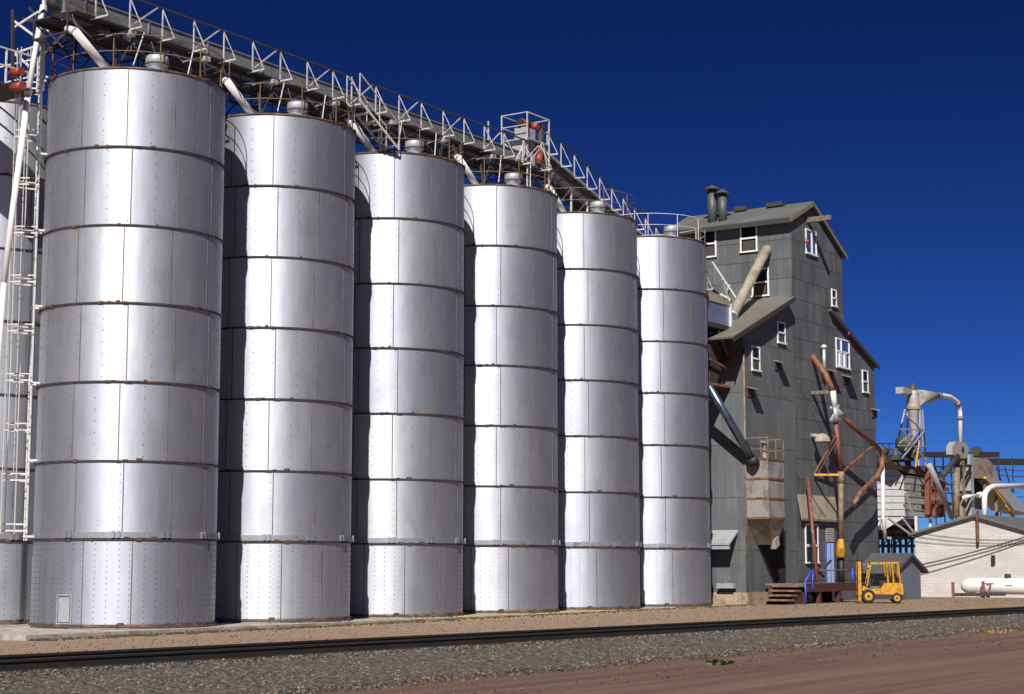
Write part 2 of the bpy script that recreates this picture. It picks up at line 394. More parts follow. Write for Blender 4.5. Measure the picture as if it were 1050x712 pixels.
# loose stones
mb = MB()
ico = [(-.5, 0, .8), (.5, 0, .8), (-.5, 0, -.8), (.5, 0, -.8), (0, .8, .5), (0, .8, -.5), (0, -.8, .5), (0, -.8, -.5), (.8, .5, 0), (-.8, .5, 0), (.8, -.5, 0), (-.8, -.5, 0)]
icf = [(0, 4, 1), (0, 9, 4), (9, 5, 4), (4, 5, 8), (4, 8, 1), (8, 10, 1), (8, 3, 10), (5, 3, 8), (5, 2, 3), (2, 7, 3), (7, 10, 3), (7, 6, 10), (7, 11, 6), (11, 0, 6), (0, 1, 6), (6, 1, 10), (9, 0, 11), (9, 11, 2), (9, 2, 5), (7, 2, 11)]
def stone(mb, p, r):
    a = random.uniform(0, 6.28); ca, sa = math.cos(a), math.sin(a); q = [random.uniform(.6, 1.25) for _ in range(3)]
    o = len(mb.v)
    for (x, y, z) in ico:
        j = random.uniform(.8, 1.15)
        x, y, z = x*q[0]*r*j, y*q[1]*r*j, z*q[2]*r*.8*j
        mb.v.append(Vector((p[0]+x*ca-y*sa, p[1]+x*sa+y*ca, p[2]+z)))
    for f in icf: mb.f.append([i+o for i in f]); mb.m.append(0); mb.sm.append(False)
cnt = 0
while cnt < 24000:
    x = random.uniform(-21, 34); e = max(.5, (rail_y(x)+21.6)/5.1)
    u = random.random(); o = -.35-u*5.3*e
    if u > .86 and random.random() < (u-.86)/.15: continue
    y = rail_y(x)+o
    stone(mb, (x, y, ground_z(x, y)+.045), random.choice((random.uniform(.013, .026), random.uniform(.02, .042)))); cnt += 1
for _ in range(3500):     # pebbles on the yard behind the track
    x = random.uniform(-18, 60); y = rail_y(x)+random.uniform(2.2, 13)
    if y < -3.4: stone(mb, (x, y, ground_z(x, y)+.01), random.uniform(.012, .03))
for _ in range(700):      # strays on the dirt
    x = random.uniform(-16, 30); y = rail_y(x)-random.uniform(5, 9)
    stone(mb, (x, y, ground_z(x, y)+.015), random.uniform(.012, .035))
tag(mb.build('ballast_stones', 'stones', fixn=False), 'loose dark gravel stones along the near side of the track', 'gravel', kind='stuff')
# ------------------------------------------------------------------ railway
trk = thing('railway_track', 'dark rusty railway track running past the silos in front of the yard', 'railway track', (0, rail_y(0), rail_z(0)))
for off in (0, 1.505):
    mb = MB(); prof = [(-.075, -.175), (.075, -.175), (.075, -.16), (.012, -.145), (.012, -.045), (.036, -.035), (.036, 0), (-.036, 0), (-.036, -.035), (-.012, -.045), (-.012, -.145), (-.075, -.16)]
    X = [-45+i*3 for i in range(62)]; vs = []
    for x in X:
        for (a, z) in prof: vs.append((x, rail_y(x)+off+a, rail_z(x)+z*1.25))
    n = len(prof); fs = [(i*n+k, i*n+(k+1) % n, (i+1)*n+(k+1) % n, (i+1)*n+k) for i in range(len(X)-1) for k in range(n)]
    mb.add(vs, fs); 
    for i, f in enumerate(mb.f):
        if i % n == 6: mb.m[i] = 1
    mb.build('rail', ['rail_steel', 'dark_rail_top'], trk)
rest = MB()
for i in range(215):
    x = -40+i*.56; y = rail_y(x)+.75; z = rail_z(x)-.2195
    inn = -20.4 < x < 35.2
    t = MB() if inn else rest
    t.box((x-.11, y-1.3, z-.15), (x+.11, y+1.3, z))
    if inn: t.build('tie', 'wood_beam', trk)
tag(rest.build('far_ties', 'wood_beam', trk), kind='stuff')

# ------------------------------------------------------------------ silos
slab = MB(); slab.box((-6.68, -3.25, -.9), (37.2, 10.2, -.012))
tag(slab.build('foundation_slab', 'concrete'), 'long low stained concrete slab under the row of silos', 'slab')
RINGZ = [0.0, 2.63, 4.95, 7.33, 9.72, 12.10, 14.53, 17.0]
def make_silo(name, label, loc, group):
    root = thing(name, label, 'silo', loc, group)
    NP = 12
    for k in range(7):
        z0, z1 = RINGZ[k], RINGZ[k+1]
        th0 = rad(-134-5.9+90-30.0) if False else rad(-139.9+(3.6 if k % 2 else 0)+(10 if k == 0 else 0))
        np_ = NP if k else NP
        mb = MB(); seg = 144
        def rr(t):
            u = ((t-th0)/(2*PI/np_)) % 1.0
            return RS-.0055*(1-abs(2*u-1)**1.6)*(-1 if (k*7) % 3 == 1 else 1)
        vs = []; c = Vector(loc)
        zs = [z0, z0+(z1-z0)*.5, z1]
        for z in zs:
            for i in range(seg):
                t = th0+2*PI*i/seg; r = rr(t); vs.append(c+Vector((r*math.cos(t), r*math.sin(t), z)))
        fs = [(j*seg+i, j*seg+(i+1) % seg, (j+1)*seg+(i+1) % seg, (j+1)*seg+i) for j in range(2) for i in range(seg)]
        mb.add(vs, fs, 0, True)
        for p in range(np_):
            t = th0+2*PI*p/np_
            e = Vector((math.cos(t), math.sin(t), 0)); s_ = Vector((-math.sin(t), math.cos(t), 0))
            mb.frame(c+e*RS+Vector((0, 0, (z0+z1)/2)), e*.009, s_*.017, Vector((0, 0, (z1-z0)/2-.01)), 1)
            rows = [(.5, 7), (.94, 9)] if k > 1 else ([(.5, 12), (.94, 9)] if k == 1 else [(.25, 15), (.5, 15), (.75, 15), (.95, 15)])
            for (fr, nb) in rows:
                tt = t+2*PI/np_*fr; e2 = Vector((math.cos(tt), math.sin(tt), 0)); s2 = Vector((-math.sin(tt), math.cos(tt), 0))
                for q in range(nb):
                    zz = z0+.14+(z1-z0-.28)*q/(nb-1)
                    if k == 1 and fr == .5: zz = z0+.1+(z1-z0-.25)*(q/(nb-1))**1.5
                    o = c+e2*(RS-.006)+Vector((0, 0, zz)); w = .021
                    mb.add([o+s2*w, o+Vector((0, 0, w)), o-s2*w, o-Vector((0, 0, w)), o+e2*.032], [(0, 1, 4), (1, 2, 4), (2, 3, 4), (3, 0, 4)], 2)
        mb.build('wall_ring', ['galvanized', 'seam', 'bolt'], root, fixn=False)
    for k in range(8):
        mb = MB(); z = RINGZ[k]
        if k == 7: prof = [(RS-.03, z-.035), (RS+.035, z-.03), (RS+.035, z+.02), (RS-.03, z+.02)]
        elif k == 0: prof = [(RS-.02, z+.06), (RS+.055, z+.06), (RS+.055, z+.12), (RS-.02, z+.12)]
        else: prof = [(RS-.02, z-.028), (RS+.05, z-.026), (RS+.05, z+.022), (RS-.02, z+.028)]
        mb.lathe(prof+[prof[0]], 96, loc, 0, False)
        rng = random.Random(k*13+5)
        for _ in range(26):
            t = rng.uniform(0, 6.283); w_ = rng.uniform(.03, .22); e = Vector((math.cos(t), math.sin(t), 0)); s_ = Vector((-e.y, e.x, 0))
            zc = z+(.10 if k == 0 else 0)+rng.uniform(-.01, .035)
            mb.frame(Vector(loc)+e*(RS+.028)+Vector((0, 0, zc)), e*.03, s_*w_/2, Vector((0, 0, rng.uniform(.02, .045))), 1)
        mb.build('rim_flange', ['rim_rust' if k in (0, 7) else 'flange', 'flake_rust'], root)
        if k == 7: pass
    # stiffener band above the lowest ring
    mb = MB(); mb.lathe([(RS-.01, 2.66), (RS+.055, 2.66), (RS+.055, 2.84), (RS-.01, 2.84)], 96, loc, 0, False)
    for i in range(12):
        t = rad(-139.9)+2*PI*i/12
        for dt in (-.028, .028):
            e = Vector((math.cos(t+dt), math.sin(t+dt), 0)); s_ = Vector((-e.y, e.x, 0))
            mb.frame(Vector(loc)+e*(RS+.075)+Vector((0, 0, 2.77)), e*.03, s_*.045, Vector((0, 0, .10)), 0)
    mb.build('stiffener_band', 'band_metal', root)
    mb = MB(); mb.lathe([(RS-.02, 17.0), (1.5, 17.28), (.3, 17.5), (0.001, 17.5)], 72, loc, 0, True)
    mb.build('roof', 'galvanized', root)
    v = Vector(loc)+Vector((-1.0, -1.85, 16.95))
    mb = MB(); mb.lathe([(.29, 0), (.29, .34), (.36, .37), (.36, .60), (.33, .66), (.12, .70), (0.001, .70)], 24, v, 0, True)
    vent = mb.build('roof_vent', 'grey_metal', root)
    mb = MB(); mb.lathe([(.365, .36), (.38, .36), (.38, .41), (.365, .41), (.365, .36)], 24, v, 0, False)
    mb.build('vent_rim', 'dark_steel', vent)
    return root
def silo_rail(root, mat, a0=0, a1=2*PI):
    c = root.location; mb = MB()
    for z in (17.55, 18.08): mb.arc(c, RS-.06, z, a0, a1, .016, 48, 6)
    for i in range(13):
        t = a0+(a1-a0)*i/12
        p = Vector((c[0]+(RS-.06)*math.cos(t), c[1]+(RS-.06)*math.sin(t), 17.0)); mb.bar(p, p+Vector((0, 0, 1.08)), .026)
    return mb.build('guard_rail', mat, root)
def copy_tree(o, parent=None):
    c = o.copy(); col.objects.link(c)
    if parent is not None: c.parent = parent
    for ch in list(o.children): copy_tree(ch, c)
    return c
SG = 'steel grain silos standing in a row beside the track'
silo = make_silo('grain_silo', 'tall bolted steel silo nearest the camera with small hatch at its foot', (0, 0, 0), SG)
LBL = [None,
       'bolted steel silo directly right of the nearest silo with the hatch',
       'bolted steel silo where the catwalk stairs come down onto its top',
       'bolted steel silo left of the red motor platform, fourth from the left in front row',
       'bolted steel silo just left of the last silo beside the mill',
       'shortest looking steel silo at the row end with white top railing beside the mill']
silos = [silo]
for k in range(1, 6):
    c = copy_tree(silo); c.location = (k*SP, 0, 0); c['label'] = LBL[k]; silos.append(c)
back = copy_tree(silo); back.location = (0, SP, 0); back['label'] = 'steel silo of the back row half hidden behind the caged ladder'
for k, s in enumerate(silos): silo_rail(s, 'white_steel' if k == 5 else 'rail_orange')
# extra pieces of single silos
mb = MB()
t0 = rad(-134-38)
def cyl(t, z, r=RS): return Vector((r*math.cos(t), r*math.sin(t), z))
w = .26/RS
for (a, b_) in (((t0-w, .12), (t0-w, 1.0)), ((t0+w, .12), (t0+w, 1.0))): mb.bar(cyl(a[0], a[1], RS+.03), cyl(b_[0], b_[1], RS+.02), .035, .035)
for z in (.14, .98): mb.bar(cyl(t0-w, z, RS+.03), cyl(t0+w, z, RS+.02), .035, .035)
hd = mb.build('hatch_frame', 'grey_metal', silo)
mb = MB(); e = Vector((math.cos(t0), math.sin(t0), 0)); s_ = Vector((-e.y, e.x, 0))
mb.frame(e*(RS+.015)+Vector((0, 0, .55)), e*.012, s_*.2, Vector((0, 0, .36)))
mb.build('hatch_door', 'grey_metal', hd)
# fill pipes down onto the roofs
for k, s in enumerate(silos[:5]):
    c = Vector(s.location); mb = MB()
    pa = F(77, 32, -.95); pb_ = F(109, 71, -.75); pb_ = pb_+(pb_-pa)*.32; mb.tube([c+pa, c+pb_], .13, 14); mb.tube([c+pa, c+pa+Vector((0, .35, .12))], .12, 12)
    mb.build('fill_pipe', 'white_paint', s)
# spilled grain and dirt along the slab edge (fine scatter)
mb = MB(); db = MB()
def clear(x, y): return math.hypot(((x+SP/2) % SP)-SP/2, y) > RS+.06
for _ in range(1500):
    x = random.choice([random.gauss(13, 3), random.gauss(18, 3), random.gauss(24, 4), random.uniform(4, 36)])
    if not 3 < x < 37: continue
    y = -3.25-abs(random.gauss(.1, .5)) if random.random() < .5 else random.uniform(-3.24, -2.0)
    if y > -3.25 and not clear(x, y): continue
    stone(mb, (x, y, (-.012 if y > -3.25 else ground_z(x, y))+.008), random.uniform(.015, .045))
for _ in range(4200):
    x = random.uniform(-6.6, 37); y = -3.26-abs(random.gauss(0, .16+.12*math.sin(x*1.7)**2)); 
    stone(db, (x, y, ground_z(x, y)+.01), random.uniform(.03, .085))
for _ in range(5000):     # rusty muck along the foot of the near rail
    x = random.uniform(-21, 60); y = rail_y(x)-.12-abs(random.gauss(0, .18)); stone(db, (x, y, ground_z(x, y)+.01), random.uniform(.02, .05))
tag(mb.build('spilled_grain', 'grain', fixn=False), 'yellow spilled grain scattered along the foot of the silos', 'grain', kind='stuff')
tag(db.build('edge_debris', 'debris', fixn=False), 'dark brown dirt and debris along the silo slab edge and the near rail', 'debris', kind='stuff')

# ------------------------------------------------------------------ overhead conveyor with catwalk
ZB, ZT = 18.47, 19.56
cv = thing('overhead_conveyor', 'long grey conveyor with white railed catwalk running level over the silo tops', 'conveyor', (0, 0, ZB))
x0, x1 = -3.7, 23.0
mb = MB(); mb.box((x0, -.62, 18.62), (x1, -.02, 19.16)); mb.box((x0, -.66, 19.16), (x1, .02, 19.21)); mb.box((x0, -.66, 18.56), (x1, .02, 18.62))
for i in range(10):
    x = x0+.8+i*2.7; mb.box((x-.03, -.655, 18.625), (x+.03, .015, 19.155))
mb.build('trough', 'trough', cv)
mb = MB(); mb.box((x0, -1.12, 18.50), (x1, -.67, 18.545)); mb.box((x0, .03, 18.50), (x1, .9, 18.545))
mb.build('walkway', 'dark_steel', cv)
def handrail(mb, pts, r=.028):
    for z in (0, -.5): mb.tube([Vector(p)+Vector((0, 0, z)) for p in pts], r if z == 0 else r*.7, 6)
mb = MB(); mb.bar((x0, -1.1, ZT), (9.15, -1.1, ZT), .05); mb.build('handrail', 'dark_rail_top', cv)
mb = MB(); mb.bar((10.0, -1.1, ZT), (21.25, -1.1, ZT), .05); mb.build('handrail', 'dark_rail_top', cv)
mb = MB(); mb.bar((x0, .95, ZT), (19.0, .95, ZT), .05); mb.build('handrail', 'dark_rail_top', cv)
def bracket(p, out, parent, h=1.05, brace=True, mat='worn_white'):
    """railing post with outrigger and diagonal brace; p = foot, out = outward vector"""
    p = Vector(p); out = Vector(out); mb = MB(); top = p+Vector((0, 0, h))
    mb.bar(p-Vector((0, 0, .06)), top, .04, .04)
    mb.bar(p-out*.4-Vector((0, 0, .03)), p+out-Vector((0, 0, .03)), .042, .055)
    mb.bar(top-Vector((0, 0, .06)), p+out*.95, .024, .024)
    return mb.build('railing_bracket', mat, parent)
for i in range(19):
    x = -2.9+i*1.42 if i < 9 else -2.9+i*1.42-.35+ .0
    bracket((x, -1.1, 18.52), (0, -.55, 0), cv)
for i in range(9):
    x = -2.9+1.42+i*2.84-(.35 if i > 3 else 0)
    mb = MB(); mb.bar((x+.05, -1.1, 18.62), (x+1.2, -1.1, ZT-.03), .035, .035); mb.build('rail_brace', 'worn_white', cv)
for i in range(8):
    x = -2.4+i*3.1; mb = MB(); mb.bar((x, .95, 18.55), (x, .95, ZT), .04); mb.build('far_post', 'worn_white', cv)
for k in range(4):
    for (xx, dx) in ((-1.0, -.9), (1.2, -.8), (2.9, .7)):
        x = k*SP+xx; mb = MB(); mb.bar((x, -1.25, 18.48), (x+dx, -1.75 if xx < 2 else -.6, 17.15 if xx < 2 else 17.9), .035); mb.build('roof_brace', 'worn_white', cv)
# light trusses and legs below
mb = MB()
for y in (-.75, .75): mb.bar((x0, y, 17.92), (x1, y, 17.92), .06); mb.bar((x0, y, 18.44), (x1, y, 18.44), .08, .10)
k = 0; x = x0
while x < x1-1:
    for y in (-.75, .75):
        a, b_ = ((x, y, 17.92), (x+1.1, y, 18.44)) if k % 2 else ((x, y, 18.44), (x+1.1, y, 17.92))
        mb.bar(a, b_, .035, m=1 if y < 0 else 0)
        mb.bar((x, y, 17.92), (x, y, 18.44), .04)
    if k % 3 == 0: mb.bar((x, -.95, 18.42), (x+.5, -.75, 17.95), .03, m=1)
    mb.bar((x, -.75, 17.92), (x+1.1, .75, 17.92), .035); mb.bar((x, -.75, 17.92), (x, .75, 17.92), .04)
    x += 1.1; k += 1
mb.build('lattice_girder', ['dark_steel', 'grey_metal'], cv)
mb = MB(); 
for i in range(7):
    x = -2.0+i*3.34+.6; mb = MB()
    mb.bar((x, -1.0, 18.45), (x+.5, -.6, 18.0), .045); mb.box((x-.12, -1.2, 18.30), (x+.12, -.9, 18.46)); mb.bar((x-.9, -.95, 18.1), (x-.1, -.95, 18.44), .05)
    mb.build('hanger', 'grey_metal', cv)
for k in range(4):
    for dx in (-1.9, 1.95):
        x = k*SP+dx; mb = MB()
        for y in (-1.0, 1.0): mb.bar((x, y, 17.02), (x, y*.8, 18.46), .07)
        mb.bar((x, -1.0, 17.1), (x, .8, 18.4), .045); mb.bar((x, 1.0, 17.1), (x, -.8, 18.4), .045)
        mb.bar((x, -1.0, 17.1), (x+.9*(1 if dx < 0 else -1), -.8, 18.42), .045)
        mb.build('trestle', 'flange', cv)
# stairs down onto the third silo
mb = MB()
for (yy) in (-1.15, -1.75):
    a = Vector((9.2, yy, 18.52)); b_ = Vector((11.1, yy-.35, 17.02)); mb.bar(a, b_, .04, .09)
    mb.bar(a+Vector((0, 0, 1.0)), b_+Vector((0, 0, .95)), .035); mb.bar(a, a+Vector((0, 0, 1.0)), .035); mb.bar(b_, b_+Vector((0, 0, .95)), .03)
    m_ = (a+b_)/2; mb.bar(m_, m_+Vector((0, 0, 1)), .03)
for i in range(6):
    t = (i+.5)/6; p = Vector((9.2, -1.15, 18.52)).lerp(Vector((11.1, -1.5, 17.02)), t); mb.box(p+Vector((-.1, -.58, -.02)), p+Vector((.1, -.02, .02)))
mb.build('access_stair', 'worn_white', cv)
# tail pulley guard, out at the left end
mb = MB(); mb.tube([(-3.75, -.5, 18.9), (-3.75, -.1, 18.9)], .25, 14); mb.build('tail_guard', 'dark_steel', cv)

# ------------------------------------------------------------------ drive platform
pf = thing('drive_platform', 'small white railed platform with red motors between the fourth and fifth silos', 'platform', (22.1, -.5, 18.5))
PX0, PX1, PY0, PY1, PZ = 21.3, 23.0, -1.05, .25, 19.75
mb = MB(); mb.box((PX0, PY0, PZ-.06), (PX1, PY1, PZ)); mb.build('deck', 'grey_metal', pf)
for (x, y) in ((PX0, PY0), (PX1, PY0), (PX0, PY1), (PX1, PY1)):
    mb = MB(); mb.bar((x, y, 17.4 if y < 0 else 18.5), (x, y, PZ+1.1), .05); mb.build('post', 'worn_white', pf)
mb = MB()
for z in (PZ+.55, PZ+1.08):
    mb.bar((PX0, PY0, z), (PX0, PY1, z), .035); mb.bar((PX0, PY1, z), (PX1, PY1, z), .035); mb.bar((PX1, PY0, z), (PX1, PY1, z), .035)
mb.bar((PX0, PY0, PZ+1.08), (PX1, PY0, PZ+1.08), .05)
mb.build('railing', 'worn_white', pf)
mb = MB(); mb.bar((PX0, PY0, 18.5), (PX0, PY1, PZ), .05); mb.bar((PX0-.9, PY0, 18.5), (PX0, PY0, PZ), .06); mb.bar((PX0, PY0, 18.5), (PX0+1.2, PY0, PZ), .05); mb.bar((PX0-1.0, PY1, 18.5), (PX0-1.0, PY1, 20.4), .05)
mb.bar((PX1, PY0, 18.3), (PX0+1.2, PY0, PZ), .05); mb.build('brace', 'worn_white', pf)
mb = MB(); mb.box((21.6, -.8, 19.76), (22.3, -.2, 20.3)); mb.box((21.5, -.8, 18.7), (22.3, -.15, 19.68)); mb.build('gearbox', 'grey_metal', pf)
mb = MB(); mb.tube([(21.6, -.5, 20.52), (22.2, -.5, 20.52)], .18, 16); mb.tube([(21.47, -.5, 20.52), (21.6, -.5, 20.52)], .14, 14, 1); mb.box((21.7, -.7, 20.305), (22.1, -.3, 20.38), 1)
tag(mb.build('motor', ['red_motor', 'fork_dark'], pf), 'red drive motor on top of the white gearbox')
mb = MB(); mb.tube([(22.65, -.75, 20.5), (22.65, -.35, 20.62)], .16, 14); mb.build('motor', 'red_motor', pf)
mb = MB(); mb.tube([(22.2, -1.05, 18.75), (22.2, -1.05, 19.2)], .16, 14); mb.tube([(22.2, -1.05, 19.2), (22.2, -1.05, 19.4)], .1, 12); mb.build('motor', 'red_motor', pf)
mb = MB(); mb.tube([(22.75, -.8, 20.5), (22.6, -.85, 19.6), (22.45, -.9, 19.0)], .13, 10); mb.build('discharge_pipe', 'dark_steel', pf)

# ------------------------------------------------------------------ inclined conveyor to the mill
P1 = Vector((22.6, -1.0, 20.50)); P2 = Vector((45.2, 2.9, 17.66))
dv = (P2-P1); dh = Vector((dv.x, dv.y, 0)).normalized(); lat = Vector((-dh.y, dh.x, 0))
iv = thing('inclined_conveyor', 'sloping grey conveyor with white railing brackets descending to the mill', 'conveyor', (22.6, 0, 18.4))
def ip(t, l, z): return P1.lerp(P2, t)+lat*l+Vector((0, 0, z-1.08))
def slopebox(l0, l1, za, zb, name, mat):
    mb = MB(); a = [ip(0, l0, za), ip(0, l1, za), ip(0, l1, zb), ip(0, l0, zb)]; mb.prism(a, dv); return mb.build(name, mat, iv)
slopebox(.5, 1.05, .05, .62, 'trough', 'grey_metal'); slopebox(0, .48, -.03, .02, 'walkway', 'dark_steel'); slopebox(1.07, 1.6, -.03, .02, 'walkway', 'dark_steel')
mb = MB(); mb.bar(ip(0, 0, 1.08), ip(1, 0, 1.08), .05); mb.build('handrail', 'dark_rail_top', iv)
mb = MB(); mb.bar(ip(0, 1.6, 1.08), ip(1, 1.6, 1.08), .05); mb.build('handrail', 'dark_rail_top', iv)
for i in range(15):
    bracket(ip(.02+i*.068, 0, .0), lat*-.5, iv)
mb = MB()
for l in (0, 1.5): mb.bar(ip(0, l, -.45), ip(1, l, -.45), .06); mb.bar(ip(0, l, -.07), ip(1, l, -.07), .07)
for i in range(20):
    t = i/20; u = (i+1)/20
    for l in (0, 1.5): mb.bar(ip(t, l, -.45 if i % 2 else -.07), ip(u, l, -.07 if i % 2 else -.45), .045)
    mb.bar(ip(t, 0, -.45), ip(u, 1.5, -.45), .04)
mb.build('lattice_girder', 'dark_steel', iv)
for (X, w_) in ((26.0, 1.0), (27.9, 1.0), (31.6, 1.0), (34.6, .9)):
    t = (X-P1.x)/dv.x; mb = MB()
    for l in (.1, 1.4):
        q = ip(t, l, -.5); mb.bar((q.x, q.y, 17.02), q, .08)
    a = ip(t, .1, -.5); b_ = ip(t, 1.4, -.5); mb.bar((a.x, a.y, 17.05), b_, .05); mb.bar((b_.x, b_.y, 17.05), a, .05)
    mb.build('trestle', 'worn_white', iv)
# machinery where it meets the mill wall
mb = MB(); q = ip(.985, .6, .4)
mb.bar((44.3, 1.6, 16.0), (45.3, 1.6, 16.9), .06); mb.bar((44.0, 1.4, 17.0), (44.9, 1.4, 15.6), .1); mb.bar((44.0, 2.0, 18.0), (44.6, .9, 16.0), .09); mb.bar((44.2, 2.6, 17.9), (44.3, 2.4, 15.6), .09)
mb.box((44.0, .7, 15.5), (45.2, 2.8, 15.62)); mb.bar((44.0, .7, 15.75), (44.9, .3, 15.75), .1); mb.tube([(44.3, 1.7, 16.2), (44.3, 1.1, 15.8)], .14, 10)
mb.build('tail_frame', 'worn_white', iv)

# ------------------------------------------------------------------ caged ladder and left platform
lt = rad(147); lr = Vector((math.cos(lt), math.sin(lt), 0)); ls = Vector((-lr.y, lr.x, 0))
ld = thing('caged_ladder', 'white caged ladder climbing the left side of the nearest silo', 'ladder', lr*(RS+.3))
for s in (-1, 1):
    mb = MB(); p = lr*(RS+.26)+ls*.23*s; mb.bar(p+Vector((0, 0, 2.6)), p+Vector((0, 0, 18.2)), .04, .05); mb.build('stile', 'white_steel', ld)
mb = MB(); z = 2.7
while z < 17.1: mb.bar(lr*(RS+.26)-ls*.23+Vector((0, 0, z)), lr*(RS+.26)+ls*.23+Vector((0, 0, z)), .028); z += .3
mb.build('rungs', 'white_steel', ld)
for i in range(10):
    z = 2.9+i*1.53; mb = MB(); pts = []
    for k in range(13):
        a = rad(-90+180*k/12); pts.append(lr*(RS+.26+.72*math.cos(a))+ls*.36*math.sin(a)+Vector((0, 0, z)))
    for a, b_ in zip(pts, pts[1:]): mb.bar(a, b_, .012, .045)
    mb.build('cage_hoop', 'white_steel', ld); mb = MB()
    for a, b_ in zip(pts, pts[1:]): mb.bar(a+Vector((0, 0, .2)), b_+Vector((0, 0, .2)), .012, .035)
    mb.build('cage_hoop', 'white_steel', ld)
for k in (2, 4, 6, 8, 10):
    a = rad(-90+180*k/12); p = lr*(RS+.26+.74*math.cos(a))+ls*.37*math.sin(a); mb = MB(); mb.bar(p+Vector((0, 0, 2.8)), p+Vector((0, 0, 18.0)), .03, .015); mb.build('cage_strip', 'white_steel', ld)
for z in RINGZ[1:]:
    mb = MB()
    for s in (-1, 1): mb.bar(lr*(RS+.02)+ls*.23*s+Vector((0, 0, z+.1)), lr*(RS+.3)+ls*.23*s+Vector((0, 0, z+.1)), .08, .06)
    mb.build('wall_bracket', 'white_steel', ld)
lp = thing('landing_platform', 'white railed landing with red motors at the top left behind the ladder', 'platform', (-3.9, 2.9, 16.6))
mb = MB(); mb.box((-5.2, 1.6, 16.55), (-2.75, 4.2, 16.63)); mb.build('deck', 'dark_steel', lp)
mb = MB()
for (x, y) in ((-5.2, 1.6), (-2.75, 1.6), (-5.2, 4.2), (-2.75, 4.2), (-4, 1.6), (-4, 4.2)): mb.bar((x, y, 16.6), (x, y, 17.7), .05)
for z in (17.15, 17.7):
    for a, b_ in (((-5.2, 1.6), (-2.75, 1.6)), ((-5.2, 4.2), (-2.75, 4.2)), ((-5.2, 1.6), (-5.2, 4.2)), ((-2.75, 1.6), (-2.75, 4.2))): mb.bar((*a, z), (*b_, z), .045)
mb.build('railing', 'white_steel', lp)
mb = MB(); 
for (x, y) in ((-5.1, 1.7), (-2.85, 4.1), (-5.1, 4.1)): mb.bar((x, y, -.2), (x, y, 16.55), .10)
mb.build('legs', 'grey_metal', lp)
for (px, py) in ((18, 74), (19, 89)):
    p = L(px, py, -4.2); mb = MB(); mb.tube([p-Vector((0, .18, 0)), p+Vector((0, .22, 0))], .14, 14); mb.tube([p+Vector((0, .22, 0)), p+Vector((0, .34, 0))], .08, 10); mb.build('motor', 'red_motor', lp)

# large white spout pipe and mast at the left edge
sp = thing('spout_pipe', 'long white slanting spout pipe passing behind the caged ladder', 'pipe', (-5, 2.0, 10))
a = L(44, 6, -2.9); b_ = L(29, 95, -3.6); c_ = L(13, 216, -4.0); d_ = L(4, 290, -4.3)
mb = MB(); mb.tube([a, b_], .085, 14); mb.build('upper_section', 'white_paint', sp)
mb = MB(); mb.tube([b_, c_, d_], .095, 14); mb.tube([b_+(a-b_)*.02, b_-(a-b_)*.02], .12, 14); mb.tube([d_, (d_.x-.1, d_.y+.6, .0)], .085, 12); mb.build('lower_section', 'white_paint', sp)
ms = thing('steel_mast', 'upright white steel mast beside the top of the nearest silo', 'mast', (-2.9, 2.2, 16.6))
p = L(43, 80, -2.75); mb = MB(); mb.bar((p.x, p.y, 16.63), (p.x, p.y, 20.6), .11); mb.build('post', 'white_steel', ms)
mb = MB(); 
for (u, v) in (((15, 22), (42, 42)), ((15, 55), (42, 46)), ((15, 55), (30, 68)), ((45, 55), (66, 34)), ((40, 20), (64, 48)), ((12, 30), (40, 12))):
    mb.bar(L(*u, -2.9), L(*v, -2.9), .06)
mb.build('brace', 'white_steel', ms)
mb = MB(); mb.bar(L(13, 10, -3.4), L(13, 90, -3.4), .08); mb.bar(L(30, 8, -2.6), L(75, 62, -2.6), .06); mb.bar(L(24, 20, -2.2), L(110, 30, -2.2), .10); mb.bar(L(40, 60, -2.4), L(100, 26, -2.4), .06); mb.bar(L(52, 52, -2.3), L(84, 66, -2.3), .05)
mb.build('dark_brace', 'flange', ms)

# ------------------------------------------------------------------ mill
ml = thing('mill_building', 'tall dark grey sheet metal mill with gabled tower and two lean-to wings', 'mill', (47.8, 1.5, 0))
YM = -2.0; YB = 5.2
XL, XTL, XTR, XR = 39.4, 45.37, 52.05, 56.35
eL, rg, eR = F(810.5, 222.5, -2.2), F(834, 206.5, -2.2), F(869, 263, -2.2)
def rz(x): return lerp(eL.z, rg.z, (x-eL.x)/(rg.x-eL.x)) if x < rg.x else lerp(rg.z, eR.z, (x-rg.x)/(eR.x-rg.x))
lT, lB = F(815, 304, -2.5), F(752, 345, -2.5)
rT, rB = F(853, 317, -2.2), F(902, 375.5, -2.2)
def lz(x): return lerp(lB.z, lT.z, (x-lB.x)/(lT.x-lB.x))
def rzz(x): return lerp(rT.z, rB.z, (x-rT.x)/(rB.x-rT.x))
g = -.1
mb = MB(); mb.prism([(XTL, YM, g), (XTR, YM, g), (XTR, YM, rz(XTR)-.1), (rg.x, YM, rg.z-.1), (XTL, YM, rz(XTL)-.1)], (0, YB-YM, 0)); tower = mb.build('wall', 'mill_sheet', ml)
tag(tower, 'dark streaked metal wall of the central tower')
mb = MB(); mb.prism([(XL, YM, .5), (XTL-.004, YM, .5), (XTL-.004, YM, lz(XTL)-.1), (XL, YM, lz(XL)-.1)], (0, 6.4, 0)); leftw = mb.build('wall', 'lean_sheet', ml); tag(leftw, 'paler metal wall of the left wing')
mb = MB(); mb.prism([(XTR+.004, YM, g), (XR, YM, g), (XR, YM, rzz(XR)-.1), (XTR+.004, YM, rzz(XTR)-.1)], (0, 6.4, 0)); rightw = mb.build('wall', 'mill_sheet', ml); tag(rightw, 'dark metal wall of the right wing')
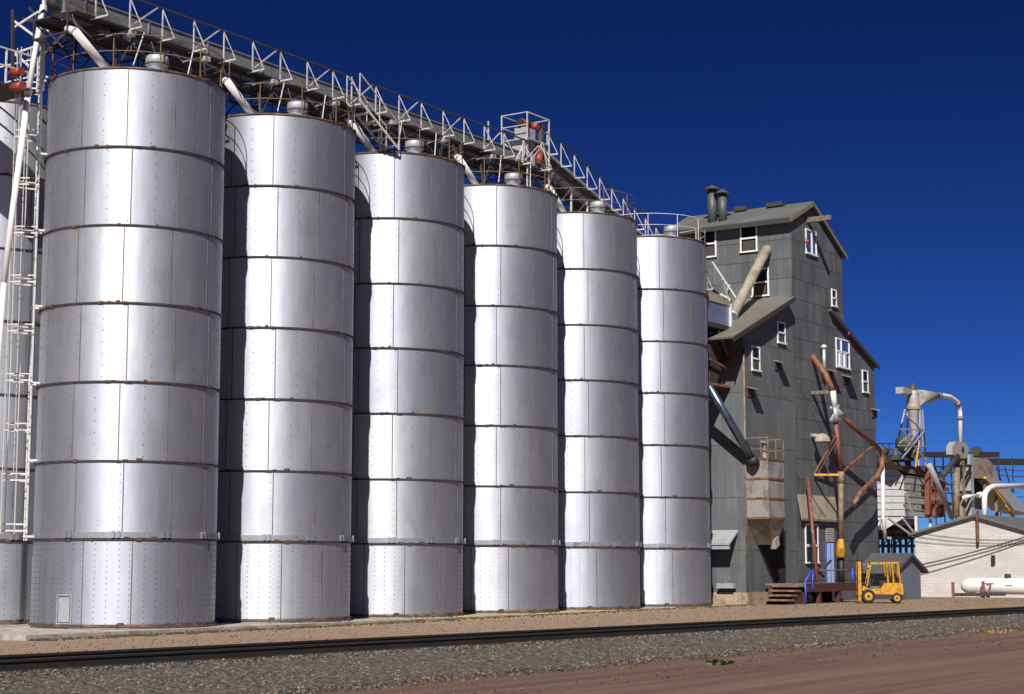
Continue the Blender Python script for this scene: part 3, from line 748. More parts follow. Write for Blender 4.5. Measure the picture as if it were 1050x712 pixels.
# foundation of the left wing
mb = MB(); mb.box((XL-.18, YM-.12, -.3), (44.2, YM+6.2, .55)); mb.build('foundation', 'concrete_tan', ml)
mb = MB(); mb.prism([(43.5, -3.3, -.2), (44.6, -3.3, -.2), (44.2, -3.3, .35), (43.7, -3.3, .45)], (0, 1.1, 0)); mb.build('concrete_stub', 'concrete', ml)
def slab_roof(a, b_, y0, y1, th, name, mats, ext=0):
    mb = MB(); d = Vector((b_.x-a.x, 0, b_.z-a.z)); nrm = Vector((-d.z, 0, d.x)).normalized()
    if nrm.z < 0: nrm = -nrm
    A = Vector((a.x, y0, a.z)); B = Vector((b_.x, y0, b_.z))
    mb.prism([A, B, B-nrm*th, A-nrm*th], (0, y1-y0, 0))
    o = mb.build(name, mats, ml)
    # a fascia board along the rake
    fb = MB(); A2 = Vector((a.x, y0-.04, a.z-.02)); B2 = Vector((b_.x, y0-.04, b_.z-.02)); fb.prism([A2, B2, B2-Vector((0, 0, .24)), A2-Vector((0, 0, .24))], (0, .037, 0)); fb.build('fascia', 'wood_beam' if name == 'roof' else 'dark_steel', o)
    return o
roofL = slab_roof(eL, rg, -2.2, YB+.3, .10, 'roof', 'roof_sheet')
roofR = slab_roof(rg+Vector((.002, 0, 0)), eR, -2.2, YB+.3, .10, 'roof', 'roof_sheet')
slab_roof(lB, lT, -2.5, 4.2, .10, 'lean_to_roof', 'tan_roof')
slab_roof(rT, rB, -2.2, 4.2, .12, 'lean_to_roof', 'dark_roof')
eb = MB(); eb.box((eL.x-.03, -2.2, eL.z-.28), (eL.x+.06, YB+.3, eL.z-.06)); eb.build('fascia', 'dark_steel', roofL)
# chimneys on the roof
for (px, py, top, r) in ((730.5, 222, 196, .27), (741, 218, 200, .25)):
    for X in [46.0]:
        q = L(px, py, X); tz = L(px, top, X).z
        mb = MB(); mb.tube([(X, q.y, rz(X)-.2), (X, q.y, tz)], r, 18); ch = mb.build('chimney', 'chimney_metal', roofL)
        mb = MB(); mb.lathe([(r*.6, 0.02), (r*1.9, .0), (r*1.0, .16), (.02, .30)], 18, (X, q.y, tz+.05), 0, False); mb.tube([(X, q.y, tz-.02), (X, q.y, tz+.1)], r*.7, 8); mb.build('rain_cap', 'chimney_metal', ch)
for (y, w_) in ((-.1, .5), (2.0, .35)):
    mb = MB(); mb.box((rg.x-.5, y-w_, rg.z-.12), (rg.x-.1, y+w_, rg.z+.12)); mb.build('ridge_vent', 'dark_steel', roofL)
# hoist beam
a = F(828, 226, YM); mb = MB(); mb.box((a.x-.12, -3.35, a.z-.13), (a.x+.12, YM+.1, a.z+.13)); mb.build('hoist_beam', 'wood_beam', ml)
# windows
def win_front(px0, py0, px1, py1, parent, style='hung', name='window', label=None):
    p = F(px0, py0); q = F(px1, py1); xa, xb, zb_, za = p.x, q.x, 0, 0
    zt = F(px0, py0).z; zb_ = F(px1, py1).z
    return window(Vector((xa, YM, zb_)), Vector((xb, YM, zt)), (0, -1, 0), parent, style, name, label)
def window(lo, hi, nrm, parent, style, name='window', label=None):
    n = Vector(nrm); ax = Vector((1, 0, 0)) if abs(n.y) > .5 else Vector((0, 1, 0))
    w_ = abs((hi-lo).dot(ax)); h = hi.z-lo.z; c = (lo+hi)/2; fw = .085
    fr = MB()
    def bar(c0, hw, hh, dep=.03, m=0, mb=None): (mb or fr).frame(c0+n*dep, ax*hw, n*dep, Vector((0, 0, hh)), m)
    bar(c+ax*(w_/2-fw/2), fw/2, h/2); bar(c-ax*(w_/2-fw/2), fw/2, h/2)
    bar(c+Vector((0, 0, h/2-fw/2)), w_/2-fw, fw/2); 
    fo = None
    if style == 'hung': bar(c, w_/2-fw, .045, .035)
    if style == 'slats':
        for k in (-.22, .12, ): bar(c+ax*w_*k+Vector((0, 0, -h*.22)), .13, h*.25, .04)
        bar(c+Vector((0, 0, h*.06)), w_/2-fw, .05, .035); bar(c+ax*w_*-.12+Vector((0, 0, h*.28)), .04, h*.2, .035)
    if style == 'big':
        bar(c, .05, h/2-fw, .03); bar(c+Vector((0, 0, -.1)), w_/2-fw, .07, .036)
    if style == 'hoist': bar(c+ax*.1, .05, h/2-fw, .03)
    fo = fr.build(name, 'white_paint', parent)
    sl = MB(); sl.frame(c+Vector((0, 0, -h/2+fw/2))+n*.06, ax*(w_/2+.03), n*.06, Vector((0, 0, fw/2))); sl.build('sill', 'white_paint', fo)
    pn = MB(); pn.frame(c+n*.012, ax*(w_/2-.05), n*.008, Vector((0, 0, h/2-.05))); pn.build('pane', 'glass_sky' if style in ('slats', 'hoist') else 'glass', fo)
    if style == 'hung':
        sh = MB(); sh.frame(c+n*.025+Vector((0, 0, -h*.25)), ax*(w_/2-fw-.08), n*.003, Vector((0, 0, h*.16))); sh.build('blind', 'curtain', fo)
    if label: fo['label'] = label
    return fo
win_front(825.5, 234, 837, 264, tower, 'hoist', label='hoist opening with blue reflecting panes under the beam')
win_front(852, 296, 857.5, 316, tower)
win_front(856.5, 346, 871, 380, rightw, 'slats', label='wide blue window with white slats')
win_front(883.5, 379, 890, 404, rightw)
win_front(796.5, 329, 805, 354, leftw)
win_front(770, 354, 779, 382, leftw)
win_front(825, 537, 839, 578, tower, 'big', label='large white framed window beside the door')
for (x0_, y0_, x1_, y1_) in ((718, 237, 735, 262), (759, 231, 777, 258), (771, 276, 789, 304)):
    p = L(x0_, y0_, XTL); q = L(x1_, y1_, XTL); zt = (L(x0_, y0_, XTL).z+L(x1_, y0_+(-2), XTL).z)/2; 
    h = 1.55; zt = p.z
    window(Vector((XTL, q.y, zt-h)), Vector((XTL, p.y, zt)), (-1, 0, 0), tower, 'hung')
# door
p = F(846.5, 557); q = F(855.5, 598); mb = MB(); mb.box((p.x, YM-.05, q.z), (q.x-.1, YM-.002, p.z)); dr = tag(mb.build('door', 'door_blue', tower), 'light blue door above the loading dock')
mb = MB(); mb.box(((p.x+q.x)/2-.04, YM-.07, q.z+.05), ((p.x+q.x)/2, YM-.052, p.z-.05)); mb.bar((p.x-.04, YM-.04, q.z), (p.x-.04, YM-.04, p.z+.04), .06, .06); mb.build('door_frame', 'blue_paint', dr)
p2 = F(846.5, 541); q2 = F(855.5, 556); mb = MB()
for i in range(6):
    z = lerp(p2.z, q2.z, (i+.5)/6); mb.box((p2.x, YM-.04, z-.045), (q2.x-.1, YM-.002, z+.045))
mb.build('vent_panel', 'brick_pale', tower)
# canopy over the door
a = F(819, 520); b_ = F(860, 527); mb = MB(); z = F(820, 520).z
xa, xb = F(818, 533).x, F(857, 533).x; zt = F(822, 507).z; zb_ = F(820, 532, -2.2).z
mb.prism([(xa, YM-.003, zt), (xa, YM-.003, zt-.1), (xa, -2.22, zb_-.08), (xa, -2.24, zb_+.02)], (xb-xa, 0, 0)); mb.build('canopy', 'tan_metal', tower)
# little hoods on the mill front
for (px, py, w_, par) in ((797, 372, .95, leftw), (769, 399, 1.0, leftw), (851, 381, .85, tower), (867, 387, 1.3, rightw), (896, 421, 1.0, rightw)):
    c = F(px, py); mb = MB()
    w_ *= .86
    mb.prism([(c.x-w_/2, YM-.003, c.z+.10), (c.x-w_/2, YM-.003, c.z+.04), (c.x-w_/2, YM-.56, c.z-.10), (c.x-w_/2, YM-.56, c.z-.04)], (w_, 0, 0))
    h_ = mb.build('vent_hood', 'hood_metal', par)
    mb = MB(); mb.box((c.x-w_*.42, YM-.05, c.z-.42), (c.x+w_*.42, YM-.003, c.z+.03)); mb.build('hood_shade', 'dark_steel', h_)  # dark plate painting in the shade below the hood
# round yard lamp hood
c = F(832, 449); mb = MB(); mb.tube([(c.x, YM+.02, c.z+.1), (c.x-.1, YM-.55, c.z+.05)], .12, 12); mb.lathe([(.42, -.25), (.36, 0), (.16, .16), (.02, .2)], 20, (c.x-.15, YM-.7, c.z), 0, True); mb.build('lamp_hood', 'concrete', tower)
# wall stub pipe up high and small red lantern
c = F(840.5, 361); mb = MB(); mb.tube([(c.x, -2.25, c.z-1.2), (c.x, -2.25, c.z+.2)], .10, 10); mb.lathe([(.18, 0), (.18, .12), (.05, .2)], 12, (c.x, -2.25, c.z+.2)); mb.build('stub_pipe', 'grey_metal', tower)
for (px, py) in ((828, 248), (870, 342)):
    c = F(px, py, -2.2); mb = MB(); mb.lathe([(.02, -.12), (.08, -.08), (.08, .08), (.02, .12)], 12, (c.x, -2.2, c.z)); mb.bar((c.x, -2.2, c.z+.1), (c.x, -1.99, c.z+.25), .04); mb.build('red_lantern', 'red_motor', tower if px < 850 else rightw)
# downpipe and small lean hood at the left wing corner
c = L(740, 547, XL); mb = MB(); mb.prism([(XL-.004, -1.6, 3.6), (XL-.004, -1.6, 3.5), (XL-1.0, -1.6, 2.85), (XL-1.0, -1.6, 2.95)], (0, 1.9, 0)); mb.box((XL-.95, -1.55, 2.65), (XL-.85, .2, 2.85)); mb.build('lean_hood', 'grey_metal', leftw)
mb = MB(); mb.tube([(XL-.06, YM-.06, .6), (XL-.06, YM-.06, 12.6)], .05, 8); mb.build('downpipe', 'tan_pipe', leftw)
mb = MB(); mb.box((XL-.5, -1.5, .75), (XL-.19, -.6, 1.0)); mb.build('broken_flashing', 'grey_metal', leftw)

# ------------------------------------------------------------------ slanted duct, hopper box, blue chute, corner bin
dc = thing('slanted_duct', 'thick tan duct slanting from the tower window down over the lean-to roof', 'duct', (45.3, -.7, 18.7))
a = L(786, 256, XTL-.15); b_ = F(752, 322, -.9)
mb = MB(); mb.tube([a+Vector((.12, 0, .02)), a, b_], [.24, .27, .25], 16); mb.build('duct_tube', 'tan_metal', dc)
mb = MB(); mb.tube([b_+(a-b_)*.01, b_-(a-b_)*.05], [.25, .34], 16); mb.build('duct_foot', 'grey_metal', dc)
hb = thing('hopper_box', 'blue grey metal hopper box with tan cone cover beside the last silo', 'hopper', (38.6, -.6, 13.2))
c0, c1 = F(727, 309, -1.3), F(748, 335, -1.3)
X0, X1, Z0, Z1 = c0.x-1.0, c1.x, c1.z, F(748, 314, -1.3).z
mb = MB(); mb.prism([(X0, -1.3, Z1), (X1, -1.3, Z1), (X1, -1.3, Z0), (X0+.55, -1.3, Z0)], (0, 1.6, 0)); mb.build('box', 'box_metal', hb)
mb = MB(); mb.prism([(X0-.05, -1.35, Z1+.005), (X1+.05, -1.35, Z1+.005), (X1-.2, -1.35, Z1+.35), (X0+.3, -1.35, Z1+.5)], (0, 1.7, 0)); mb.build('cover', 'tan_metal', hb)
mb = MB(); mb.box((X1+.005, -1.4, Z0-.1), (X1+.12, -1.28, Z1+.1)); mb.build('corner_post', 'white_steel', hb)
mb = MB(); mb.box((X0-.2, -1.45, Z0-.25), (X1+.4, .4, Z0-.08)); mb.build('shelf', 'dark_steel', hb)
mb = MB(); 
for (u, v) in (((736, 338), (756, 388)), ((757, 350), (757, 392)), ((757, 346), (745, 374))): mb.bar(F(*u, -1.3), F(*v, -1.3), .12)
mb.build('bracket', 'orange_pipe', hb)
mb = MB(); mb.prism([F(728, 340, -1.1), F(752, 340, -1.1), F(738, 385, -1.1), F(728, 412, -1.1)], (0, 1.2, 0)); mb.build('lower_cone', 'dark_steel', hb)
cs = F(748, 398, -1.3)
mb = MB(); mb.box((36.6, -1.3, cs.z), (XL-.01, -.2, cs.z+.12)); mb.bar((36.8, -1.3, cs.z+1.3), (XL-.05, -1.3, cs.z+.9), .1); mb.build('ledge', 'orange_pipe', hb)
bc = thing('blue_chute', 'shiny blue grey chute pipe slanting from last silo to corner bin', 'chute', F(728, 395, -2.9))
a = F(722, 388, -1.0); b_ = F(773, 474, -2.6); mb = MB(); mb.tube([a, b_], .20, 16); mb.build('pipe', 'blue_pipe', bc)
mb = MB(); d = (b_-a).normalized(); mb.tube([b_-d*.25, b_+d*.12], .27, 16); mb.build('mouth', 'fork_dark', bc)
bn = thing('corner_bin', 'pale metal bin with rusty bands and sloped hopper on the mill corner', 'bin', F(788, 560, -2.0))
bx0, bx1 = F(765, 500, -2.0).x, F(803.5, 500, -2.0).x
xm = F(788, 500, -3.25).x; yf = -3.25
bz1, bz0 = F(788, 470.5, yf).z, F(788, 531, yf).z
xr = F(804, 500, yf).x
# pentagonal plan: slanted left face then front face
plan = [(bx0-.0, YM-.004), (xm, yf), (xr, yf), (xr, YM-.004)]
def plan_prism(mb, z0, z1, grow=0, m=0):
    cx_ = sum(p[0] for p in plan)/4; cy_ = YM
    P_ = [(lerp(cx_, p[0], 1+grow), lerp(cy_, p[1], 1+grow) if p[1] < YM-.1 else p[1]) for p in plan]
    mb.prism([(x, y, z0) for x, y in P_], (0, 0, z1-z0), m)
mb = MB(); plan_prism(mb, bz0, bz1); mb.build('body', 'bin_panel', bn)
for i in range(4):
    z = lerp(bz0, bz1, i/3); mb = MB(); plan_prism(mb, z-.05, z+.05, .03); mb.build('band', 'orange_pipe', bn)
mb = MB(); top = [Vector((x, y, bz0-.051)) for x, y in plan]; zz = F(804, 559, -2.6).z
xq = F(790, 560, -2.7).x; bot = [Vector((xq, YM-.004, zz)), Vector((xq, -2.75, zz)), Vector((plan[2][0]+.3, -2.75, zz+.15)), Vector((plan[3][0], YM-.004, zz+.15))]
mb.add(top+bot, [(0, 1, 2, 3), (7, 6, 5, 4), (0, 4, 5, 1), (1, 5, 6, 2), (2, 6, 7, 3), (3, 7, 4, 0)]); mb.build('hopper', 'tan_metal', bn)
mb = MB(); mb.frame((bot[1]+Vector((.3, -.05, .1))), (.22, 0, .1), (0, .14, 0), (-.06, 0, .22)); mb.build('slide_gate', 'concrete', bn)
mb = MB(); o_ = [F(767, 536), F(805.5, 545), F(805.5, 612), F(798, 612)]; mb.prism([(p.x, YM-.003, p.z) for p in o_], (0, -.012, 0)); mb.build('painted_pit', 'interior_dark', tower)  # flat black panel; the recess and its dark are painted, not cut
mb = MB()
P_ = [(x+.02, y) for x, y in plan]
for z in (bz1+.5, bz1+1.05):
    for a, b_ in zip(P_, P_[1:]): mb.bar((*a, z), (*b_, z), .04)
for (x, y) in P_+[((P_[1][0]+P_[2][0])/2, P_[1][1])]: mb.bar((x, y, bz1), (x, y, bz1+1.05), .045)
mb.build('guard_rail', 'tan_pipe', bn)
mb = MB(); mb.lathe([(.08, 0), (.14, .2), (.06, .8), (.25, .85), (.25, .9), (.02, .9)], 12, (xm+.8, -2.7, bz1)); mb.build('inlet_valve', 'concrete', bn)

# ------------------------------------------------------------------ rusty loading spout on the mill front
lsx = thing('loading_spout', 'rusty red swinging loading spout with long curved arm on the mill front', 'loading spout', F(863, 590, -3.4))
YS = -3.3
def S(x, y, Y=YS): return F(x, y, Y)
mb = MB(); mb.tube([F(833, 365, -2.05), S(845, 382, -2.7), S(854, 400)], [.15, .17, .14], 14); mb.build('top_chute', 'orange_pipe', lsx)
mb = MB(); mb.box((S(856, 402).x-.12, YS-.05, S(856, 402).z-.08), (S(856, 402).x+.12, YM, S(856, 402).z+.10)); mb.build('support_arm', 'wood_beam', lsx)
mb = MB(); mb.tube([S(854, 401), S(856, 419)], .15, 14); mb.build('white_joint', 'white_paint', lsx)
mb = MB(); mb.tube([S(855.5, 418), S(857, 433)], .20, 14); mb.tube([S(856, 421), S(864, 427)], .19, 14); mb.bar(S(852, 418), S(861, 431), .12); mb.bar(S(860, 416), S(852, 432), .12); mb.build('swivel_joint', 'grey_metal', lsx)
mb = MB(); mb.tube([S(857, 432), S(862.5, 486)], .125, 14); mb.build('drop_pipe', 'red_pipe', lsx)
mb = MB(); mb.tube([S(862.5, 484), S(862.5, 496)], .17, 14); mb.tube([S(862.5, 490), S(862, 554)], .14, 14); mb.build('lower_pipe', 'tan_pipe', lsx)
mb = MB(); q = S(862, 553); q2 = S(862, 572); mb.tube([q, q+(q2-q)*.15, q2], [.15, .18, .30], 14); mb.build('canvas_cone', 'yellow_cone', lsx)
mb = MB(); mb.tube([S(862.5, 571), S(863, 599)], .17, 14); mb.build('black_sock', 'black_hose', lsx)
mb = MB(); mb.tube([S(863, 427), S(880, 442), S(903, 462)], .13, 14); mb.build('swing_arm', 'red_pipe', lsx)
mb = MB(); mb.tube([S(902, 460), S(904.5, 464), S(905, 470), S(904, 480), S(900, 488), S(891, 497), S(882, 505), S(875.5, 518)], [.14, .15, .15, .15, .14, .14, .14, .13], 14); mb.build('curved_end', 'orange_pipe', lsx)
mb = MB(); mb.bar(S(862, 486), S(896, 457), .11); mb.build('arm_brace', 'orange_pipe', lsx)
mb = MB(); mb.bar(F(835, 487, -2.1), S(862, 487), .11); mb.build('lower_arm', 'yellow_cone', lsx)
mb = MB(); mb.bar(F(835, 486, -2.1), S(857, 447), .08); mb.bar(F(838, 486, -2.15), S(859, 450), .08); mb.build('stay', 'orange_pipe', lsx)
mb = MB()
for (u, v) in (((820, 398), (860, 452)), ((842, 440), (858, 478)), ((816, 484), (846, 530))): mb.tube([F(*u, -2.02), F(*v, -2.6)], .018, 6)
mb.build('stay_cable', 'wire', lsx)
au = thing('grain_auger', 'thin rusty red auger pipe leaning against the mill beside the door', 'auger', F(839, 596, -3.2))
a = F(828.5, 491, -2.35); b_ = F(838, 596, -3.4)
mb = MB(); mb.tube([a, b_], .095, 12); mb.build('auger_tube', 'red_pipe', au)
mb = MB(); m_ = a.lerp(b_, .85); mb.tube([m_, m_+Vector((.5, -.2, -.6))], .06, 8); mb.tube([F(838, 590, -3.2), F(852, 575, -3.2)], .06, 8); mb.build('auger_boot', 'dark_steel', au)

# ------------------------------------------------------------------ loading dock, steps, handrails
dk = thing('loading_dock', 'dark red steel loading dock in front of the mill door', 'dock', (45, -3.2, 0))
DX0, DX1, DY = 41.2, 48.6, -4.3
mb = MB(); mb.box((DX0, DY+.045, .88), (DX1, YM-.13, .97)); mb.build('deck', 'wood_step', dk)
mb = MB(); mb.box((DX0, DY, .56), (DX1, DY+.04, .98)); mb.build('edge_beam', 'dock_red', dk)
for x in (DX0+.06, 43.0, 45.4, DX1-.1):
    for y in (DY+.12, YM-.4):
        mb = MB(); mb.box((x-.1, y-.1, -.1), (x+.1, y+.1, .56 if y < -3 else .879)); mb.build('leg', 'dock_red', dk)
mb = MB(); mb.box((DX0+.3, YM-.18, -.1), (DX1, YM-.135, .85)); mb.build('dock_shade_sheet', 'interior_dark', dk)  # black sheet painting in the dark space under the deck
stp = thing('wooden_steps', 'wooden plank steps climbing to the left end of the dock', 'steps', (40.4, -3.6, 0))
for i in range(4):
    z = .2+.22*i; x = 39.25+.38*i+.0
    mb = MB(); mb.box((x, -4.25, z-.05), (DX0-.01, -2.9, z+.04) if i == 3 else (x+.75, -4.25+1.35, z+.04)); mb.build('tread', 'wood_step', stp)
for y in (-4.15, -3.05):
    mb = MB(); mb.prism([(39.3, y, -.05), (DX0-.05, y, -.05), (DX0-.05, y, .70), (40.5, y, .70)], (0, .06, 0)); mb.build('stringer', 'dock_red', stp)
def blue_rail(pts, label):
    t = thing('handrail', label, 'handrail', pts[0], 'blue handrails at the dock')
    for a, b_ in zip(pts, pts[1:]):
        mb = MB(); mb.tube([a, b_], .045, 8); mb.build('rail_bar', 'blue_paint', t)
Yr = -4.42
p0, p1, p2, p3 = F(826.5, 617, Yr), F(825.5, 596, Yr), F(833.5, 584, Yr), F(833, 606, Yr)
blue_rail([Vector((p0.x, Yr, 0)), p1, p2, p3], 'bright blue bent pipe handrail at the dock steps')
p0, p1, p2 = F(874, 598, -4.2), F(874, 584, -4.2), F(881, 598, -4.2)
blue_rail([p0, p1, p2], 'bright blue pipe handrail at the right end of the dock')
bar_ = MB(); bar_.tube([F(841, 585, -4.0), F(884, 584.5, -4.0)], .035, 8); tag(bar_.build('guard_bar', 'orange_pipe'), 'thin rusty guard bar running across above the dock deck', 'guard bar')

# ------------------------------------------------------------------ forklift (side on, mast to the left)
FY = Vector((44.9, -6.6, 0)); fa = rad(22.0+90+6)
fk = thing('forklift', 'yellow forklift with overhead guard parked by the dock, mast facing left', 'forklift', FY)
fdir = Vector((math.cos(fa), math.sin(fa), 0)); fsd = Vector((fdir.y, -fdir.x, 0))    # fsd: its left-to-camera side... right hand
def K(l, s, z): return FY+fdir*l+fsd*s+Vector((0, 0, z))
def kbox(mb, l0, l1, s0, s1, z0, z1, m=0):
    mb.frame(K((l0+l1)/2, (s0+s1)/2, (z0+z1)/2), fdir*(l1-l0)/2, fsd*(s1-s0)/2, Vector((0, 0, (z1-z0)/2)), m)
def kprism(mb, prof, s0, s1, m=0): mb.prism([K(l, s0, z) for l, z in prof], fsd*(s1-s0), m)
HS_ = .52
mb = MB(); kprism(mb, [(-1.15, .42), (-1.12, .95), (-.95, 1.0), (-.2, .98), (-.05, .72), (.55, .70), (.78, .86), (.86, .80), (.86, .62), (.32, .45)], -HS_, HS_); body = mb.build('body', 'fork_yellow', fk)
mb = MB(); kprism(mb, [(-1.2, .22), (-1.2, .60), (-1.14, .66), (-1.13, .40), (.28, .44), (.28, .20)], -HS_*.98, HS_*.98); mb.build('chassis', 'fork_dark', fk)
def wheel(l, s, r, w_):
    t = MB(); ax = fsd*w_/2; c = K(l, s, r)
    t.tube([c-ax, c-ax*.7, c+ax*.7, c+ax], [r*.86, r, r, r*.86], 24); wh = t.build('wheel', 'tyre', fk)
    t = MB(); t.tube([c-ax*1.06, c+ax*1.06], r*.58, 20); t.tube([c-ax*1.12, c+ax*1.12], r*.22, 12, 1); t.build('rim', ['fork_yellow', 'fork_dark'], wh)
for s in (-.48, .48): wheel(.58, s, .34, .26); wheel(-.82, s, .25, .2)
for s in (-.45, .45):
    mb = MB()
    for a, b_ in (((.62, .84), (.40, 1.98)), ((.40, 1.98), (-.92, 2.0)), ((-.92, 2.0), (-1.02, .98)), ((-.42, .98), (-.36, 1.98)), ((-.62, 2.0), (-.70, .98))): mb.bar(K(a[0], s, a[1]), K(b_[0], s, b_[1]), .07)
    mb.build('guard_post', 'fork_yellow', fk)
mb = MB()
for l in (.38, .12, -.14, -.40, -.66, -.9): mb.bar(K(l, -.45, 2.0), K(l, .45, 2.0), .06)
mb.build('guard_roof', 'fork_yellow', fk)
for s in (-.36, .36):
    mb = MB(); kbox(mb, .90, 1.06, s-.04, s+.04, .12, 2.05); mb.build('mast_channel', 'fork_yellow', fk)
    mb = MB(); kbox(mb, .92, 1.02, s*.7-.05, s*.7+.05, .2, 2.55); mb.build('inner_mast', 'dock_red', fk)
mb = MB(); kbox(mb, 1.07, 1.13, -.42, .42, .3, .38); kbox(mb, 1.07, 1.13, -.42, .42, .62, .7); kbox(mb, .93, 1.0, -.3, .3, 2.4, 2.5); kbox(mb, .66, .90, -.3, .3, .5, .9)
mb.build('carriage', 'fork_dark', fk)
for s in (-.14, .14):
    mb = MB(); mb.bar(K(1.03, s, .4), K(1.03, s, 2.42), .035, .02); mb.build('lift_chain', 'fork_dark', fk)
mb = MB(); mb.tube([K(.97, 0, .25), K(.97, 0, 2.3)], .05, 10); mb.build('lift_cylinder', 'dark_steel', fk)
for s in (-.34, .34):
    mb = MB(); mb.tube([K(.45, s, .78), K(.93, s, 1.05)], .04, 8); mb.build('tilt_cylinder', 'fork_dark', fk)
mb = MB(); mb.tube([K(1.0, .2, 2.3), K(.8, .25, 2.0), K(.72, .3, 1.2), K(.6, .3, .8)], .02, 6); mb.build('hydraulic_hose', 'black_hose', fk)
mb = MB(); kbox(mb, -1.16, -.9, -.5, .5, .55, .9); mb.build('counterweight', 'fork_dark', fk)
for s in (-.40, .40):
    mb = MB(); mb.tube([K(.42, s, 1.78), K(.5, s, 1.78)], .07, 10); mb.build('headlight', 'grey_metal', fk)
mb = MB(); mb.tube([K(-.95, -.3, .95), K(-.95, -.3, 1.35)], .035, 8); mb.build('exhaust', 'fork_dark', fk)
for s in (-.28, .28):
    mb = MB(); kbox(mb, 1.07, 2.0, s-.05, s+.05, .27, .32); mb.build('fork_tine', 'fork_dark', fk)
mb = MB(); kbox(mb, -.45, .0, -.24, .24, .98, 1.1); kbox(mb, -.52, -.42, -.24, .24, 1.05, 1.5); mb.build('seat', 'seat_black', fk)
mb = MB(); mb.tube([K(.38, 0, .85), K(.22, 0, 1.25)], .03, 8)
pts = [K(.22+.1*math.sin(a)*.3, .17*math.cos(a), 1.26+.17*math.sin(a)) for a in [2*PI*i/14 for i in range(15)]]
mb.tube(pts, .025, 6); kbox(mb, .42, .6, -.3, .3, .8, 1.2); mb.build('steering_wheel', 'seat_black', fk)

# ------------------------------------------------------------------ small shed
sh = thing('small_shed', 'small blue grey metal shed with dark gabled roof right of the forklift', 'shed', (58.5, -3, 0))
# gable faces the camera side (-Y), ridge runs back
a = F(922, 612, -4.2); b_ = F(944.5, 612, -4.2); sx0, sx1 = a.x, b_.x; ap = F(934, 567, -4.5); ez = F(945, 581, -4.5).z; 
mx = (sx0+sx1)/2; hw = (sx1-sx0)/2
mb = MB(); mb.prism([(sx0, -4.2, -.1), (sx1, -4.2, -.1), (sx1, -4.2, ez+.1), (mx, -4.2, ap.z-.12), (sx0, -4.2, ez+.1)], (0, 3.4, 0)); mb.build('wall', 'shed_sheet', sh)
sl_ = (ap.z-ez)/(hw)
for s in (-1, 1):
    e = hw+.75; mb = MB(); A = Vector((mx+.001*s, -4.4, ap.z)); B = Vector((mx+s*e, -4.4, ap.z-sl_*e+.12)); mb.prism([A, B, B-Vector((0, 0, .16)), A-Vector((0, 0, .16))], (0, 3.75, 0)); r_ = mb.build('roof', 'dark_roof', sh)
mb = MB(); mb.box((sx0+.3, -4.24, 0), (sx0+1.6, -4.205, 1.75)); mb.build('door', 'shed_sheet', sh)

# ------------------------------------------------------------------ white block building and its surroundings
wb = thing('block_building', 'long cream white block building with low gabled roof at the right', 'building', (72, -3, -.3))
WX = 72.0
w0, wa, w1 = L(938, 546, WX), L(1000, 527.5, WX), L(1062, 545, WX)
mb = MB(); mb.prism([(WX, w0.y, -.6), (WX, w1.y, -.6), (WX, w1.y, w1.z-.12), (WX, wa.y, wa.z-.12), (WX, w0.y, w0.z-.12)], (20, 0, 0)); wbw = mb.build('wall', 'block_wall', wb)
def ext(A, B, e): return B+(B-A).normalized()*e
for (A, B_) in ((wa+Vector((0, .001, 0)), ext(wa, w0, .35)), (wa-Vector((0, .001, 0)), ext(wa, w1, .35))):
    mb = MB(); A = A+Vector((-.3, 0, 0)); B_ = B_+Vector((-.3, 0, 0)); mb.prism([A, B_, B_-Vector((0, 0, .14)), A-Vector((0, 0, .14))], (20.6, 0, 0)); mb.build('roof', 'roof_sheet', wb)
mb = MB(); p = L(1002, 522, WX-.38); q = L(1002, 556, WX-.38); mb.bar((p.x, p.y, q.z), (p.x, p.y, p.z), .14); mb.build('rust_downpipe', 'orange_pipe', wb)
c = L(1019, 574, WX); mb = MB(); mb.box((WX-.2, c.y-.1, c.z-.28), (WX-.003, c.y+.1, c.z+.28)); mb.build('meter_box', 'fork_dark', wb)
# propane tank
TX = 69.6
a = L(985.5, 601, TX); zc = a.z; r = .52; ty0 = a.y; ty1 = ty0-6.2
tk = thing('gas_tank', 'white horizontal gas tank with red markings before the white building', 'gas tank', (TX, (ty0+ty1)/2, -.2))
mb = MB(); mb.tube([(TX, ty0, zc), (TX, ty0-.06, zc), (TX, ty0-.25, zc), (TX, ty0-.6, zc), (TX, ty1+.6, zc), (TX, ty1+.25, zc), (TX, ty1, zc)], [.1, .25, .41, r, r, .41, .1], 28); tkb = mb.build('vessel', 'white_paint', tk)
for (u0, u1, y_) in ((1010, 1019, 598.5), (1031, 1038, 600.5), (1011, 1016, 600)):
    p = L(u0, y_, TX-r); q = L(u1, y_, TX-r); mb = MB(); mb.box((TX-r-.012, q.y, p.z-.03), (TX-r+.1, p.y, p.z+.03)); mb.build('red_marking', 'red_mark', tkb)
for y in (ty0-1.2, ty1+1.4):
    mb = MB(); mb.box((TX-.38, y-.14, -.5), (TX+.38, y+.14, zc-.36)); mb.build('saddle', 'concrete', tk)
mb = MB(); mb.lathe([(.2, 0), (.2, .25), (.02, .3)], 14, (TX, ty0-3.0, zc+r-.04)); mb.build('valve_dome', 'fork_dark', tk)
p = L(979, 610, TX-1.2); q = L(1031, 609.5, TX-1.2); mb = MB(); mb.bar(p, q, .14, .2); tag(mb.build('blue_beam', 'blue_pipe'), 'long pale blue beam lying on the ground before the gas tank', 'beam')
